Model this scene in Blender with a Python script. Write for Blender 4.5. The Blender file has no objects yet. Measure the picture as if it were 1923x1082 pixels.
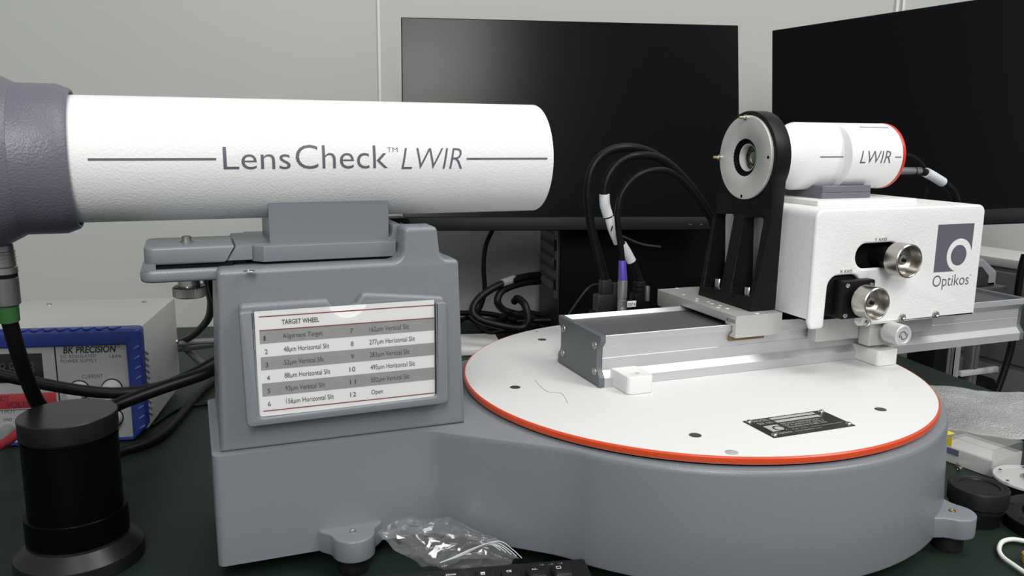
import bpy, bmesh, math, random
from mathutils import Vector, Matrix, noise
random.seed(7)
PI = math.pi
scene = bpy.context.scene
COL = scene.collection

# ------------------------------------------------------------------ camera
FPX = 1551.53
YAW, PITCH, ROLL = 0.3722068, 0.1883823, 0.0101090
CAM = Vector((-0.467794, -0.696513, 0.357))
_f = Vector((math.sin(YAW)*math.cos(PITCH), math.cos(YAW)*math.cos(PITCH), -math.sin(PITCH)))
_r = Vector((math.cos(YAW), -math.sin(YAW), 0.0))
_u = _r.cross(_f)
RGT = math.cos(ROLL)*_r + math.sin(ROLL)*_u
UPV = -math.sin(ROLL)*_r + math.cos(ROLL)*_u
FWD = _f
cd = bpy.data.cameras.new('camera')
cd.sensor_width = 36.0
cd.lens = FPX/1923*36.0
cd.clip_start = 0.02
cd.clip_end = 50
cam = bpy.data.objects.new('camera', cd)
COL.objects.link(cam)
m = Matrix.Identity(4)
for i in range(3):
    m[i][0] = RGT[i]; m[i][1] = UPV[i]; m[i][2] = -FWD[i]; m[i][3] = CAM[i]
cam.matrix_world = m
scene.camera = cam

# ------------------------------------------------------------------ light
scene.view_settings.view_transform = 'Standard'
scene.view_settings.look = 'None'
scene.view_settings.gamma = 1.0
scene.view_settings.use_curve_mapping = False
scene.view_settings.exposure = -0.13
world = bpy.data.worlds.new('room_ambient')
scene.world = world
world.use_nodes = True
bg = world.node_tree.nodes['Background']
bg.inputs[0].default_value = (0.92, 0.97, 1.0, 1)
bg.inputs[1].default_value = 0.33

def area(name, loc, target, sx, sy, power, col=(1, 0.985, 0.95)):
    l = bpy.data.lights.new(name, 'AREA')
    l.shape = 'RECTANGLE'; l.size = sx; l.size_y = sy
    l.energy = power; l.color = col
    o = bpy.data.objects.new(name, l)
    COL.objects.link(o)
    o.location = loc
    d = Vector(target) - Vector(loc)
    o.rotation_euler = d.to_track_quat('-Z', 'Y').to_euler()
    return o
# ceiling panel lamps and one added fill lamp (ceiling 1.9 m above the bench top)
area('ceiling_lamp_front', (-0.75, -2.0, 1.9), (-0.4, 0.0, 0.2), 0.55, 0.8, 26)
area('added_fill_lamp', (-1.55, -3.3, 1.9), (-0.3, 0.0, 0.1), 1.0, 1.3, 54)  # added fill to brighten the tube's front and underside, no known fixture
area('ceiling_lamp_side', (1.15, -1.35, 1.9), (0.2, 0.1, 0.2), 0.6, 1.1, 26)
area('ceiling_lamp_middle', (0.32, -0.36, 1.9), (0.32, -0.36, 0), 1.4, 0.40, 13)

# ------------------------------------------------------------------ helpers
def ray(px, py):
    return RGT*((px-961.5)/FPX) + UPV*(-(py-541)/FPX) + FWD
def at(px, py, x=None, y=None, z=None):
    """point of the photographed place seen at a pixel, on a plane x=, y= or z="""
    d = ray(px, py)
    t = (x-CAM.x)/d.x if x is not None else (y-CAM.y)/d.y if y is not None else (z-CAM.z)/d.z
    return CAM + d*t
def at_plane(px, py, o, n):
    d = ray(px, py)
    return CAM + d*((Vector(o)-CAM).dot(n)/d.dot(n))
def lin(r, g, b):
    f = lambda c: (c/255/12.92) if c/255 <= 0.04045 else ((c/255+0.055)/1.055)**2.4
    return (f(r), f(g), f(b), 1)

MATS = {}
def mat(name, col, rough=0.5, metal=0.0, bump=0.0, bscale=400.0, var=0.0, vscale=30.0, spec=0.5,
        coat=0.0, aniso_dir=None, trans=0.0, emit=None, bump_dist=0.0004):
    if name in MATS: return MATS[name]
    M = bpy.data.materials.new(name); M.use_nodes = True
    nt = M.node_tree; b = nt.nodes['Principled BSDF']
    if len(col) == 3: col = (*col, 1)
    b.inputs['Base Color'].default_value = col
    b.inputs['Roughness'].default_value = rough
    b.inputs['Metallic'].default_value = metal
    b.inputs['Specular IOR Level'].default_value = spec
    b.inputs['Coat Weight'].default_value = coat
    b.inputs['Transmission Weight'].default_value = trans
    if emit:
        b.inputs['Emission Color'].default_value = emit[0]; b.inputs['Emission Strength'].default_value = emit[1]
    tc = nt.nodes.new('ShaderNodeTexCoord')
    if bump:
        n = nt.nodes.new('ShaderNodeTexNoise'); n.inputs['Scale'].default_value = bscale; n.inputs['Detail'].default_value = 3
        nt.links.new(tc.outputs['Object'], n.inputs['Vector'])
        bp = nt.nodes.new('ShaderNodeBump'); bp.inputs['Strength'].default_value = bump; bp.inputs['Distance'].default_value = bump_dist
        nt.links.new(n.outputs['Fac'], bp.inputs['Height']); nt.links.new(bp.outputs['Normal'], b.inputs['Normal'])
    if var:
        mp = nt.nodes.new('ShaderNodeMapping')
        if aniso_dir: mp.inputs['Scale'].default_value = aniso_dir
        n2 = nt.nodes.new('ShaderNodeTexNoise'); n2.inputs['Scale'].default_value = vscale; n2.inputs['Detail'].default_value = 5
        nt.links.new(tc.outputs['Object'], mp.inputs['Vector']); nt.links.new(mp.outputs['Vector'], n2.inputs['Vector'])
        mx = nt.nodes.new('ShaderNodeMix'); mx.data_type = 'RGBA'
        mx.inputs['A'].default_value = (*[c*(1-var) for c in col[:3]], 1); mx.inputs['B'].default_value = (*[min(1, c*(1+var)) for c in col[:3]], 1)
        nt.links.new(n2.outputs['Fac'], mx.inputs['Factor']); nt.links.new(mx.outputs['Result'], b.inputs['Base Color'])
    MATS[name] = M
    return M

def film(name, tint=(1, 1, 1), base=0.06, edge=0.55, rough=0.08, haze=0.06, bump=0.0, bscale=60.0, bd=0.004):
    """thin clear plastic: transparent, with gloss that grows at grazing angles and a little milky scatter"""
    if name in MATS: return MATS[name]
    M = bpy.data.materials.new(name); M.use_nodes = True
    nt = M.node_tree; nt.nodes.remove(nt.nodes['Principled BSDF'])
    out = nt.nodes['Material Output']
    tr = nt.nodes.new('ShaderNodeBsdfTransparent'); tr.inputs[0].default_value = (*tint, 1)
    gl = nt.nodes.new('ShaderNodeBsdfGlossy'); gl.inputs['Roughness'].default_value = rough
    df = nt.nodes.new('ShaderNodeBsdfDiffuse'); df.inputs[0].default_value = (0.9, 0.9, 0.9, 1)
    lw = nt.nodes.new('ShaderNodeLayerWeight'); lw.inputs['Blend'].default_value = 0.3
    mr = nt.nodes.new('ShaderNodeMapRange'); mr.inputs['To Min'].default_value = base; mr.inputs['To Max'].default_value = edge
    nt.links.new(lw.outputs['Facing'], mr.inputs['Value'])
    m1 = nt.nodes.new('ShaderNodeMixShader'); m2 = nt.nodes.new('ShaderNodeMixShader')
    m1.inputs[0].default_value = haze
    nt.links.new(tr.outputs[0], m1.inputs[1]); nt.links.new(df.outputs[0], m1.inputs[2])
    nt.links.new(mr.outputs[0], m2.inputs[0]); nt.links.new(m1.outputs[0], m2.inputs[1]); nt.links.new(gl.outputs[0], m2.inputs[2])
    if bump:
        tc = nt.nodes.new('ShaderNodeTexCoord')
        n = nt.nodes.new('ShaderNodeTexNoise'); n.inputs['Scale'].default_value = bscale; n.inputs['Detail'].default_value = 4
        n.inputs['Distortion'].default_value = 1.2
        nt.links.new(tc.outputs['Object'], n.inputs['Vector'])
        bp = nt.nodes.new('ShaderNodeBump'); bp.inputs['Strength'].default_value = bump; bp.inputs['Distance'].default_value = bd
        nt.links.new(n.outputs['Fac'], bp.inputs['Height'])
        for s in (gl, df, lw): nt.links.new(bp.outputs['Normal'], s.inputs['Normal'])
    nt.links.new(m2.outputs[0], out.inputs[0])
    MATS[name] = M
    return M

GREY   = mat('grey_textured_paint', (0.190, 0.206, 0.229), 0.34, bump=0.5, bscale=900, bump_dist=0.0003)
GREYP  = mat('violet_grey_paint', (0.130, 0.130, 0.165), 0.36, bump=0.9, bscale=560, bump_dist=0.0005)
GREYH  = mat('grey_smooth_paint', (0.175, 0.190, 0.212), 0.36, bump=0.15, bscale=700)
WHITE  = mat('white_powder_paint', (0.785, 0.79, 0.79), 0.45, spec=0.3, bump=0.85, bscale=560, bump_dist=0.00042)
WHITED = mat('white_disc_paint', (0.68, 0.68, 0.68), 0.5, spec=0.3, bump=0.12, bscale=500)
WHITEP = mat('white_plastic', (0.74, 0.74, 0.73), 0.42)
PAPER  = mat('card_paper', (0.90, 0.90, 0.90), 0.7)
CGREY  = mat('card_grey_band', (0.33, 0.33, 0.33), 0.7, var=0.12, vscale=150)
INK    = mat('black_ink', (0.012, 0.012, 0.014), 0.6)
GINK   = mat('slate_ink', (0.105, 0.105, 0.135), 0.5)
MAROON = mat('maroon_ink', (0.25, 0.012, 0.02), 0.6)
ORANGE = mat('orange_paint', (0.66, 0.075, 0.022), 0.3, bump=0.2, bscale=700)
REDP   = mat('red_paint', (0.56, 0.035, 0.022), 0.35, bump=0.4, bscale=700)
ALU    = mat('bright_aluminium', (0.62, 0.62, 0.635), 0.42, 0.7, var=0.06, vscale=60, aniso_dir=(0.2, 6, 6))
ALUB   = mat('bead_blasted_aluminium', (0.58, 0.585, 0.56), 0.5, 0.6)
ALUD   = mat('dark_anodised_aluminium', (0.12, 0.12, 0.13), 0.5, 0.4, var=0.08, vscale=50)
STEEL  = mat('stainless_steel', (0.60, 0.585, 0.55), 0.22, 1.0)
STEELB = mat('brushed_plate', (0.80, 0.81, 0.79), 0.40, 0.6, var=0.20, vscale=38)
KNOBM  = mat('brushed_knob_steel', (0.46, 0.44, 0.41), 0.27, 1.0)
NICKEL = mat('dull_knurled_steel', (0.40, 0.385, 0.36), 0.36, 0.9)
BRASS  = mat('brass', (0.45, 0.36, 0.18), 0.3, 1.0)
BLACK  = mat('black_anodised', (0.0045, 0.0045, 0.005), 0.42, spec=0.22, bump=0.06, bscale=1200)
BLACKG = mat('black_gloss', (0.006, 0.006, 0.007), 0.16)
BLACKM = mat('black_matte', (0.0035, 0.0035, 0.0035), 0.7, spec=0.15)
RUBBER = mat('black_rubber', (0.007, 0.007, 0.0075), 0.55, spec=0.25)
CABLE  = mat('black_cable_sheath', (0.0045, 0.0045, 0.005), 0.40, spec=0.2)
GCABLE = mat('grey_cable_sheath', (0.16, 0.16, 0.17), 0.4)
KEYM   = mat('black_keyboard_plastic', (0.009, 0.009, 0.0095), 0.45, spec=0.3, bump=0.2, bscale=1500)
BLUEP  = mat('blue_bezel_plastic', (0.017, 0.037, 0.205), 0.38)
VIOLET = mat('violet_boot', (0.085, 0.055, 0.38), 0.4)
GREEN  = mat('green_boot', (0.030, 0.11, 0.028), 0.5)
WSLEEVE = mat('white_label_sleeve', (0.66, 0.68, 0.72), 0.4, var=0.12, vscale=120)
BEIGE  = mat('light_grey_steel_case', (0.43, 0.44, 0.43), 0.45, bump=0.15, bscale=600)
PANEL  = mat('grey_front_panel', (0.33, 0.34, 0.345), 0.45)
BROWN  = mat('brown_pad', (0.20, 0.12, 0.05), 0.6)
YELLOW = mat('yellow_tape', (0.75, 0.62, 0.02), 0.5)
SCREEN = mat('matte_screen', (0.0020, 0.0026, 0.0030), 0.20, spec=0.13)
BEZEL  = mat('dark_bezel_plastic', (0.006, 0.007, 0.008), 0.45, spec=0.14)
MAT_GREEN = mat('dark_green_bench_mat', (0.0105, 0.020, 0.0145), 0.5, spec=0.25, var=0.18, vscale=14, bump=0.1, bscale=700)
CLEAR  = film('clear_acrylic', base=0.035, edge=0.5, haze=0.02, rough=0.03)
CLEARM = film('clear_frosted_acrylic', base=0.10, edge=0.4, haze=0.42, rough=0.3)
BAG    = film('crumpled_clear_bag', base=0.10, edge=0.55, haze=0.03, rough=0.13, bump=0.12, bscale=40, bd=0.003)

def finish(o, mt, parent=None, smooth=35, inv=True):
    me = o.data
    me.materials.clear(); me.materials.append(mt)
    if smooth is not None:
        me.polygons.foreach_set('use_smooth', [True]*len(me.polygons))
        me.set_sharp_from_angle(angle=math.radians(smooth))
    if parent is not None: attach(o, parent)
    return o
def attach(o, parent):
    o.parent = parent
    top = parent
    while top.parent: top = top.parent
    if top.get('_local'): return
    o.matrix_parent_inverse = root_matrix(parent).inverted()
def root_matrix(o):
    mw = Matrix.LocRotScale(o.location, o.rotation_euler, o.scale)
    if o.parent is not None: mw = root_matrix(o.parent) @ o.matrix_parent_inverse @ mw
    return mw
def obj(name, bm, mt, parent=None, smooth=35):
    bmesh.ops.recalc_face_normals(bm, faces=bm.faces)
    me = bpy.data.meshes.new(name); bm.to_mesh(me); bm.free()
    o = bpy.data.objects.new(name, me); COL.objects.link(o)
    return finish(o, mt, parent, smooth)
def obj_raw(name, me, mt, parent=None, smooth=None):
    o = bpy.data.objects.new(name, me); COL.objects.link(o)
    return finish(o, mt, parent, smooth)
def tag(o, label, cat, group=None, kind=None):
    if label: o['label'] = label
    if cat: o['category'] = cat
    if group: o['group'] = group
    if kind: o['kind'] = kind
    return o
def thing(name, label, cat, loc=(0, 0, 0), group=None, local=False, matrix=None):
    o = bpy.data.objects.new(name, None); COL.objects.link(o)
    o.empty_display_size = 0.02
    if matrix is not None:
        o.location, q, _ = matrix.decompose(); o.rotation_euler = q.to_euler()
    else:
        o.location = loc
    if local: o['_local'] = True
    return tag(o, label, cat, group)

def new(): return bmesh.new()
def bx(bm, x0, x1, y0, y1, z0, z1, bev=0.0, seg=2, M=None):
    vs = [bm.verts.new(p) for p in ((x0, y0, z0), (x1, y0, z0), (x1, y1, z0), (x0, y1, z0), (x0, y0, z1), (x1, y0, z1), (x1, y1, z1), (x0, y1, z1))]
    fs = [bm.faces.new([vs[i] for i in q]) for q in ((3, 2, 1, 0), (4, 5, 6, 7), (0, 1, 5, 4), (1, 2, 6, 5), (2, 3, 7, 6), (3, 0, 4, 7))]
    if bev:
        es = list({e for f in fs for e in f.edges})
        r = bmesh.ops.bevel(bm, geom=es, offset=bev, segments=seg, profile=0.5, affect='EDGES')
        vs = list({v for f in r['faces'] for v in f.verts} | {v for v in vs if v.is_valid})
    if M is not None:
        bmesh.ops.transform(bm, matrix=M, verts=vs)
    return vs
def frame_from(d):
    d = Vector(d).normalized()
    a = Vector((0, 0, 1)) if abs(d.z) < 0.9 else Vector((1, 0, 0))
    u = a.cross(d).normalized(); v = d.cross(u)
    return u, v, d
def lathe(bm, prof, o, d, n=48, cap=True, a0=0.0):
    """profile [(radius, height)] turned round the axis through o along d"""
    u, v, d = frame_from(d); o = Vector(o)
    rings = []
    for r, h in prof:
        if r < 1e-7: rings.append([bm.verts.new(o + d*h)])
        else: rings.append([bm.verts.new(o + d*h + u*(r*math.cos(a0+2*PI*k/n)) + v*(r*math.sin(a0+2*PI*k/n))) for k in range(n)])
    for a, b in zip(rings, rings[1:]):
        for k in range(n):
            q = [a[k % len(a)], a[(k+1) % len(a)], b[(k+1) % len(b)], b[k % len(b)]]
            q2 = []
            for w in q:
                if w not in q2: q2.append(w)
            if len(q2) > 2:
                try: bm.faces.new(q2)
                except ValueError: pass
    if cap:
        for R in (rings[0], rings[-1]):
            if len(R) > 2:
                try: bm.faces.new(R)
                except ValueError: pass
    return rings
def spline(pts, n=8):
    P = [Vector(p) for p in pts]
    if len(P) < 3: return P
    Q = [P[0]*2-P[1]] + P + [P[-1]*2-P[-2]]
    out = []
    for i in range(1, len(Q)-2):
        a, b, c, d = Q[i-1], Q[i], Q[i+1], Q[i+2]
        for k in range(n):
            t = k/n
            out.append(0.5*((2*b) + (c-a)*t + (2*a-5*b+4*c-d)*t*t + (3*b-a-3*c+d)*t**3))
    out.append(P[-1])
    return out
def tube(bm, pts, r, n=12, res=8, smooth=True, rb=None):
    P = spline(pts, res) if smooth else [Vector(p) for p in pts]
    t0 = (P[1]-P[0]).normalized(); u, v, _ = frame_from(t0)
    rings = []
    for i, p in enumerate(P):
        t = (P[min(i+1, len(P)-1)]-P[max(i-1, 0)]).normalized()
        q = t0.rotation_difference(t); u = q @ u; v = q @ v; t0 = t
        rr = r if rb is None else r + (rb-r)*i/(len(P)-1)
        rings.append([bm.verts.new(p + u*(rr*math.cos(2*PI*k/n)) + v*(rr*math.sin(2*PI*k/n))) for k in range(n)])
    for a, b in zip(rings, rings[1:]):
        for k in range(n): bm.faces.new((a[k], a[(k+1) % n], b[(k+1) % n], b[k]))
    bm.faces.new(rings[0][::-1]); bm.faces.new(rings[-1])
def loft(bm, loops, cap=True):
    R = [[bm.verts.new(p) for p in L] for L in loops]
    n = len(R[0])
    for a, b in zip(R, R[1:]):
        for k in range(n): bm.faces.new((a[k], a[(k+1) % n], b[(k+1) % n], b[k]))
    if cap:
        bm.faces.new(R[0][::-1]); bm.faces.new(R[-1])
def rounded(pts, rad, n=5):
    """polygon with rounded corners; rad a number or one per corner (negative-turn corners become fillets)"""
    out = []; N = len(pts)
    for i in range(N):
        r = rad[i] if isinstance(rad, (list, tuple)) else rad
        p = Vector(pts[i]); a = (Vector(pts[i-1])-p); b = (Vector(pts[(i+1) % N])-p)
        if r <= 0: out.append(tuple(p)); continue
        la, lb = a.length, b.length; a.normalize(); b.normalize()
        ang = a.angle(b); t = min(r/math.tan(ang/2), la*0.49, lb*0.49); rr = t*math.tan(ang/2)
        c = p + (a+b).normalized()*(rr/math.sin(ang/2))
        s = p + a*t - c; e = p + b*t - c
        th = math.atan2(s.x*e.y-s.y*e.x, s.dot(e))
        for k in range(n+1):
            w = th*k/n; out.append((c.x+s.x*math.cos(w)-s.y*math.sin(w), c.y+s.x*math.sin(w)+s.y*math.cos(w)))
    return out
def circle2(cx, cy, r, n=32):
    return [(cx+r*math.cos(2*PI*k/n), cy+r*math.sin(2*PI*k/n)) for k in range(n)]
def depsmesh(cu):
    o = bpy.data.objects.new('tmp', cu); COL.objects.link(o)
    bpy.context.view_layer.update()
    dg = bpy.context.evaluated_depsgraph_get()
    me = bpy.data.meshes.new_from_object(o.evaluated_get(dg))
    bpy.data.objects.remove(o); bpy.data.curves.remove(cu)
    return me
def plate(loops, thick, bev=0.0, bres=2):
    """flat plate with holes as a bmesh; lies in local XY, thickness along Z centred on 0"""
    cu = bpy.data.curves.new('tmp', 'CURVE'); cu.dimensions = '2D'; cu.fill_mode = 'BOTH'
    cu.extrude = thick/2-bev; cu.bevel_depth = bev; cu.bevel_resolution = bres; cu.offset = -bev
    for L in loops:
        s = cu.splines.new('POLY'); s.points.add(len(L)-1)
        for q, p in zip(s.points, L): q.co = (p[0], p[1], 0, 1)
        s.use_cyclic_u = True
    me = depsmesh(cu)
    bm = bmesh.new(); bm.from_mesh(me); bpy.data.meshes.remove(me)
    bmesh.ops.remove_doubles(bm, verts=bm.verts, dist=1e-6)
    return bm
def basis(o, u, v):
    u = Vector(u); v = Vector(v); w = u.cross(v)
    M = Matrix.Identity(4)
    for i in range(3): M[i][0] = u[i]; M[i][1] = v[i]; M[i][2] = w[i]; M[i][3] = o[i]
    return M
XZ = lambda y: basis((0, y, 0), (1, 0, 0), (0, 0, 1))     # local z -> -y
YZ = lambda x: basis((x, 0, 0), (0, -1, 0), (0, 0, 1))     # local x -> -y, local z -> -x
def moved(bm, M):
    bmesh.ops.transform(bm, matrix=M, verts=bm.verts); return bm
def join(bm, other):
    me = bpy.data.meshes.new('tmp'); other.to_mesh(me); other.free(); bm.from_mesh(me); bpy.data.meshes.remove(me)
    return bm
def prism_y(pts, y0, y1, bev=0.0):
    return moved(plate([pts], abs(y1-y0), bev), XZ((y0+y1)/2))
def prism_x(pts_yz, x0, x1, bev=0.0):
    return moved(plate([[(-p[0], p[1]) for p in pts_yz]], abs(x1-x0), bev), YZ((x0+x1)/2))
def prism_z(pts, z0, z1, bev=0.0):
    return moved(plate([pts], abs(z1-z0), bev), Matrix.Translation((0, 0, (z0+z1)/2)))
def text_bm(s, box, shear=0.0, weight=0.0, align='FIT', spacing=1.0):
    """lettering fitted to box (u0,u1,v0,v1) in local XY"""
    cu = bpy.data.curves.new('tmp', 'FONT'); cu.body = s; cu.size = 1.0; cu.shear = shear; cu.offset = weight
    cu.space_character = spacing; cu.resolution_u = 4; cu.fill_mode = 'FRONT'
    me = depsmesh(cu)
    bm = bmesh.new(); bm.from_mesh(me); bpy.data.meshes.remove(me)
    xs = [v.co.x for v in bm.verts]; ys = [v.co.y for v in bm.verts]
    x0, x1, y0, y1 = min(xs), max(xs), min(ys), max(ys)
    u0, u1, v0, v1 = box
    sy = (v1-v0)/(y1-y0); sx = (u1-u0)/(x1-x0) if u1 is not None else sy*0.98
    for v in bm.verts:
        v.co = Vector((u0+(v.co.x-x0)*sx, v0+(v.co.y-y0)*sy, 0))
    return bm
def quad2(bm, u0, u1, v0, v1, w=0.0):
    bm.faces.new([bm.verts.new((a, b, w)) for a, b in ((u0, v0), (u1, v0), (u1, v1), (u0, v1))])
def flat(name, bm, M, mt, parent):
    moved(bm, M)
    me = bpy.data.meshes.new(name); bm.to_mesh(me); bm.free()
    o = bpy.data.objects.new(name, me); COL.objects.link(o)
    return finish(o, mt, parent, None)
def screw_bm(o, d, r, h=None, hexs=True):
    h = h or r*0.6; bm = new()
    lathe(bm, [(r*0.96, 0), (r, h*0.15), (r*0.94, h*0.75), (r*0.7, h), (r*0.5, h), (r*0.42, h*0.45), (0, h*0.4)], o, d, 20)
    return bm

# ================================================================== SETTING
WYAW = -0.183                      # the room is turned a little against the instrument
ROOM = Matrix.Translation((-0.469, 0.884, 0)) @ Matrix.Rotation(WYAW, 4, 'Z')
def struct(name, bm, mt, smooth=None):
    o = obj(name, bm, mt, None, smooth); o['kind'] = 'structure'; return o
WALL = mat('pale_wall_panel', (0.415, 0.432, 0.410), 0.5, var=0.03, vscale=3, bump=0.06, bscale=300)
bm = new(); bx(bm, -2.6, 3.2, 0, 0.05, -0.75, 1.95, M=ROOM); struct('wall_back', bm, WALL)
bm = new(); bx(bm, -2.6, 3.2, -4.2, 0.0, -0.80, -0.75, M=ROOM)
struct('floor', bm, mat('grey_floor', (0.12, 0.125, 0.12), 0.5, var=0.1, vscale=6))
TRIMM = mat('white_trim', (0.60, 0.61, 0.59), 0.5)
def wall_x(px, py):
    return (ROOM.inverted() @ at_plane(px, py, ROOM @ Vector((0, 0, 0)), ROOM.to_3x3() @ Vector((0, -1, 0)))).x
xs = wall_x(711.5, 60)
bm = new(); bx(bm, xs-0.0022, xs+0.0022, -0.003, 0.0, -0.75, 1.95, M=ROOM); struct('trim_1', bm, TRIMM)
xs = wall_x(1690, 8)
bm = new(); bx(bm, xs-0.012, xs-0.006, -0.006, 0.0, -0.75, 1.95, M=ROOM); bx(bm, xs+0.002, xs+0.008, -0.006, 0.0, -0.75, 1.95, M=ROOM); struct('trim_2', bm, TRIMM)

# ------------------------------------------------------------------ bench
T = thing('workbench', 'dark green topped workbench carrying all the instruments', 'table', (-0.3, 0.2, -0.75))
RB = Matrix.Rotation(-0.10, 4, 'Z')
bm = new()
pl = [(-1.55, 1.05), (-1.75, -0.52), (0.475, -0.62), (0.600, 0.26), (0.662, 0.665)]
pl = [(-1.5, 1.065), (-1.75, -0.42), (0.49, -0.62), (0.598, 0.245), (0.66, 0.668)]
join(bm, prism_z(pl, -0.004, 0.0, 0.0008)); obj('bench_mat', bm, MAT_GREEN, T)
bm = prism_z(pl, -0.034, -0.0045, 0.001); obj('tabletop', bm, mat('bench_board', (0.20, 0.20, 0.19), 0.5), T)
for x, y in ((-1.45, 0.95), (-1.62, -0.35), (0.42, -0.52), (0.58, 0.55)):
    bm = new(); bx(bm, x-0.02, x+0.02, y-0.02, y+0.02, -0.75, -0.035, 0.002); obj('leg', bm, mat('bench_leg_grey', (0.15, 0.15, 0.15), 0.5), T)

# ================================================================== INSTRUMENT BASE
B = thing('instrument_base', 'heavy grey cast instrument base with round drum and label housing', 'instrument', (-0.1, 0.0, 0.0))
RD, YF, YB, XL, RFIL = 0.2425, -0.055, 0.0925, -0.4625, 0.0748
def bez(a, b, c, n):
    return [((1-t)**2*a[0]+2*t*(1-t)*b[0]+t*t*c[0], (1-t)**2*a[1]+2*t*(1-t)*b[1]+t*t*c[1]) for t in [k/n for k in range(n+1)]]
def base_outline(off, z):
    """plan of the base: round drum running into a block at the left through easy concave flanks"""
    R = 0.2360+off; o = min(off, 0.001); yf = YF-o; yb = YB+o; xl = XL-o; s = R/0.2360
    def flank(yy, sg):
        k = abs(yy)-0.055                      # the back flank sits further out
        P1 = (-0.292, yy); P2 = (-0.193*s, sg*(0.132*s)) if sg < 0 else (-0.178*s, 0.148*s)
        d = Vector((P2[0]-P1[0], P2[1]-P1[1])).normalized()
        e0 = (P1[0]-0.013, yy); e1 = (P1[0]+d.x*0.013, P1[1]+d.y*0.013); e2 = (P2[0]-d.x*0.018, P2[1]-d.y*0.018)
        an = math.atan2(P2[1], P2[0])+0.075 if sg < 0 else math.atan2(P2[1], P2[0])-0.075
        e3 = (R*math.cos(an), R*math.sin(an))
        return bez(e0, P1, e1, 8)+bez(e2, P2, e3, 10)[:-1], an
    fl, a0 = flank(yf, -1); fb, a1 = flank(yb, 1)
    a0 = a0 if a0 < 0 else a0-2*PI
    out = [(R*math.cos(a0+(a1-a0)*k/110), R*math.sin(a0+(a1-a0)*k/110)) for k in range(111)]
    out += fb[::-1]
    x0 = fb[0][0]
    for k in range(1, 9): out.append((x0+(xl+0.006-x0)*k/9, yb))
    for k in range(7): a = PI/2+PI/2*k/6; out.append((xl+0.006+0.006*math.cos(a), yb-0.006+0.006*math.sin(a)))
    for k in range(7): a = PI+PI/2*k/6; out.append((xl+0.006+0.006*math.cos(a), yf+0.006+0.006*math.sin(a)))
    x1 = fl[0][0]
    for k in range(1, 9): out.append((xl+0.006+(x1-xl-0.006)*k/9, yf))
    out += fl
    return [(x, y, z) for x, y in out]
bm = new()
loft(bm, [base_outline(0.0020, 0.0160), base_outline(0.0062, 0.0158), base_outline(0.0068, 0.0175), base_outline(0.0045, 0.060),
          base_outline(0.0025, 0.1035), base_outline(0.0019, 0.1066), base_outline(0.0010, 0.1079), base_outline(-0.0004, 0.1084)])
obj('casting', bm, GREY, B, 50)
# dark groove the turntable turns in
bm = new(); lathe(bm, [(0.214, 0.1084), (0.2275, 0.1084), (0.2275, 0.1088), (0.214, 0.1088)], (0, 0, 0), (0, 0, 1), 96, cap=False); obj('bearing_groove', bm, BLACKM, B)
# mounting ears with bolts and rubber feet
def ear(c, ang, L, wroot):
    """D-shaped lug; c its lobe centre, ang the outward direction, L the distance back to the wall"""
    ca, sa = math.cos(ang), math.sin(ang); r = 0.0172
    pts = [(-L, wroot), (-L*0.62, r*1.42), (-L*0.25, r*1.10), (0, r)]
    pts += [(r*math.sin(a), r*math.cos(a)) for a in [PI*k/16 for k in range(1, 16)]]
    pts += [(0, -r), (-L*0.25, -r*1.10), (-L*0.62, -r*1.42), (-L, -wroot)]
    pts = [(c[0]+x*ca-y*sa, c[1]+x*sa+y*ca) for x, y in pts]
    e = obj('mounting_ear', prism_z(pts, 0.0155, 0.0342, 0.0014), GREY, B)
    obj('bolt', screw_bm((c[0]-0.002*ca, c[1]-0.002*sa, 0.0341), (0, 0, 1), 0.0032, 0.0012), BRASS if ang > -1.2 else STEEL, e)
    bm = new(); lathe(bm, [(0.0122, 0), (0.0126, 0.002), (0.0124, 0.0035), (0.0122, 0.0156)], (c[0]-0.003*ca, c[1]-0.003*sa, 0), (0, 0, 1), 32); obj('rubber_foot', bm, RUBBER, B)
ear((-0.3595, -0.0695), -PI/2, 0.0155, 0.0275)
ear((0.1385, -0.2115), math.atan2(-0.212, 0.142), 0.0200, 0.0270)
ear((0.1385, 0.2115), math.atan2(0.212, 0.142), 0.0200, 0.0270)
bm = new(); lathe(bm, [(0.0135, 0), (0.0138, 0.003), (0.0120, 0.0055), (0.0118, 0.0160)], (-0.36, 0.06, 0), (0, 0, 1), 32); obj('rubber_foot', bm, RUBBER, B)

# label housing with its square post
prof = [(-0.4572, 0.1085), (-0.4522, 0.2518), (-0.3105, 0.2518), (-0.3088, 0.2796), (-0.2812, 0.2796), (-0.2782, 0.2518), (-0.2628, 0.2518), (-0.2576, 0.1085)]
prof_r = rounded(prof, [0, 0.004, 0.010, 0.004, 0.004, 0.010, 0.004, 0])
bm = prism_y(prof_r, -0.0502, -0.0215, 0.0034)
prof2 = [(-0.4568, 0.1085), (-0.4520, 0.2514), (-0.2632, 0.2514), (-0.2580, 0.1085)]
join(bm, prism_y(rounded(prof2, [0, 0.004, 0.004, 0]), -0.046, 0.088, 0.003))
obj('housing', bm, GREY, B)
obj('screw', screw_bm(at(468, 509.5, z=0.2516), (0, 0, 1), 0.0042, 0.0008), NICKEL, B)
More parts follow.
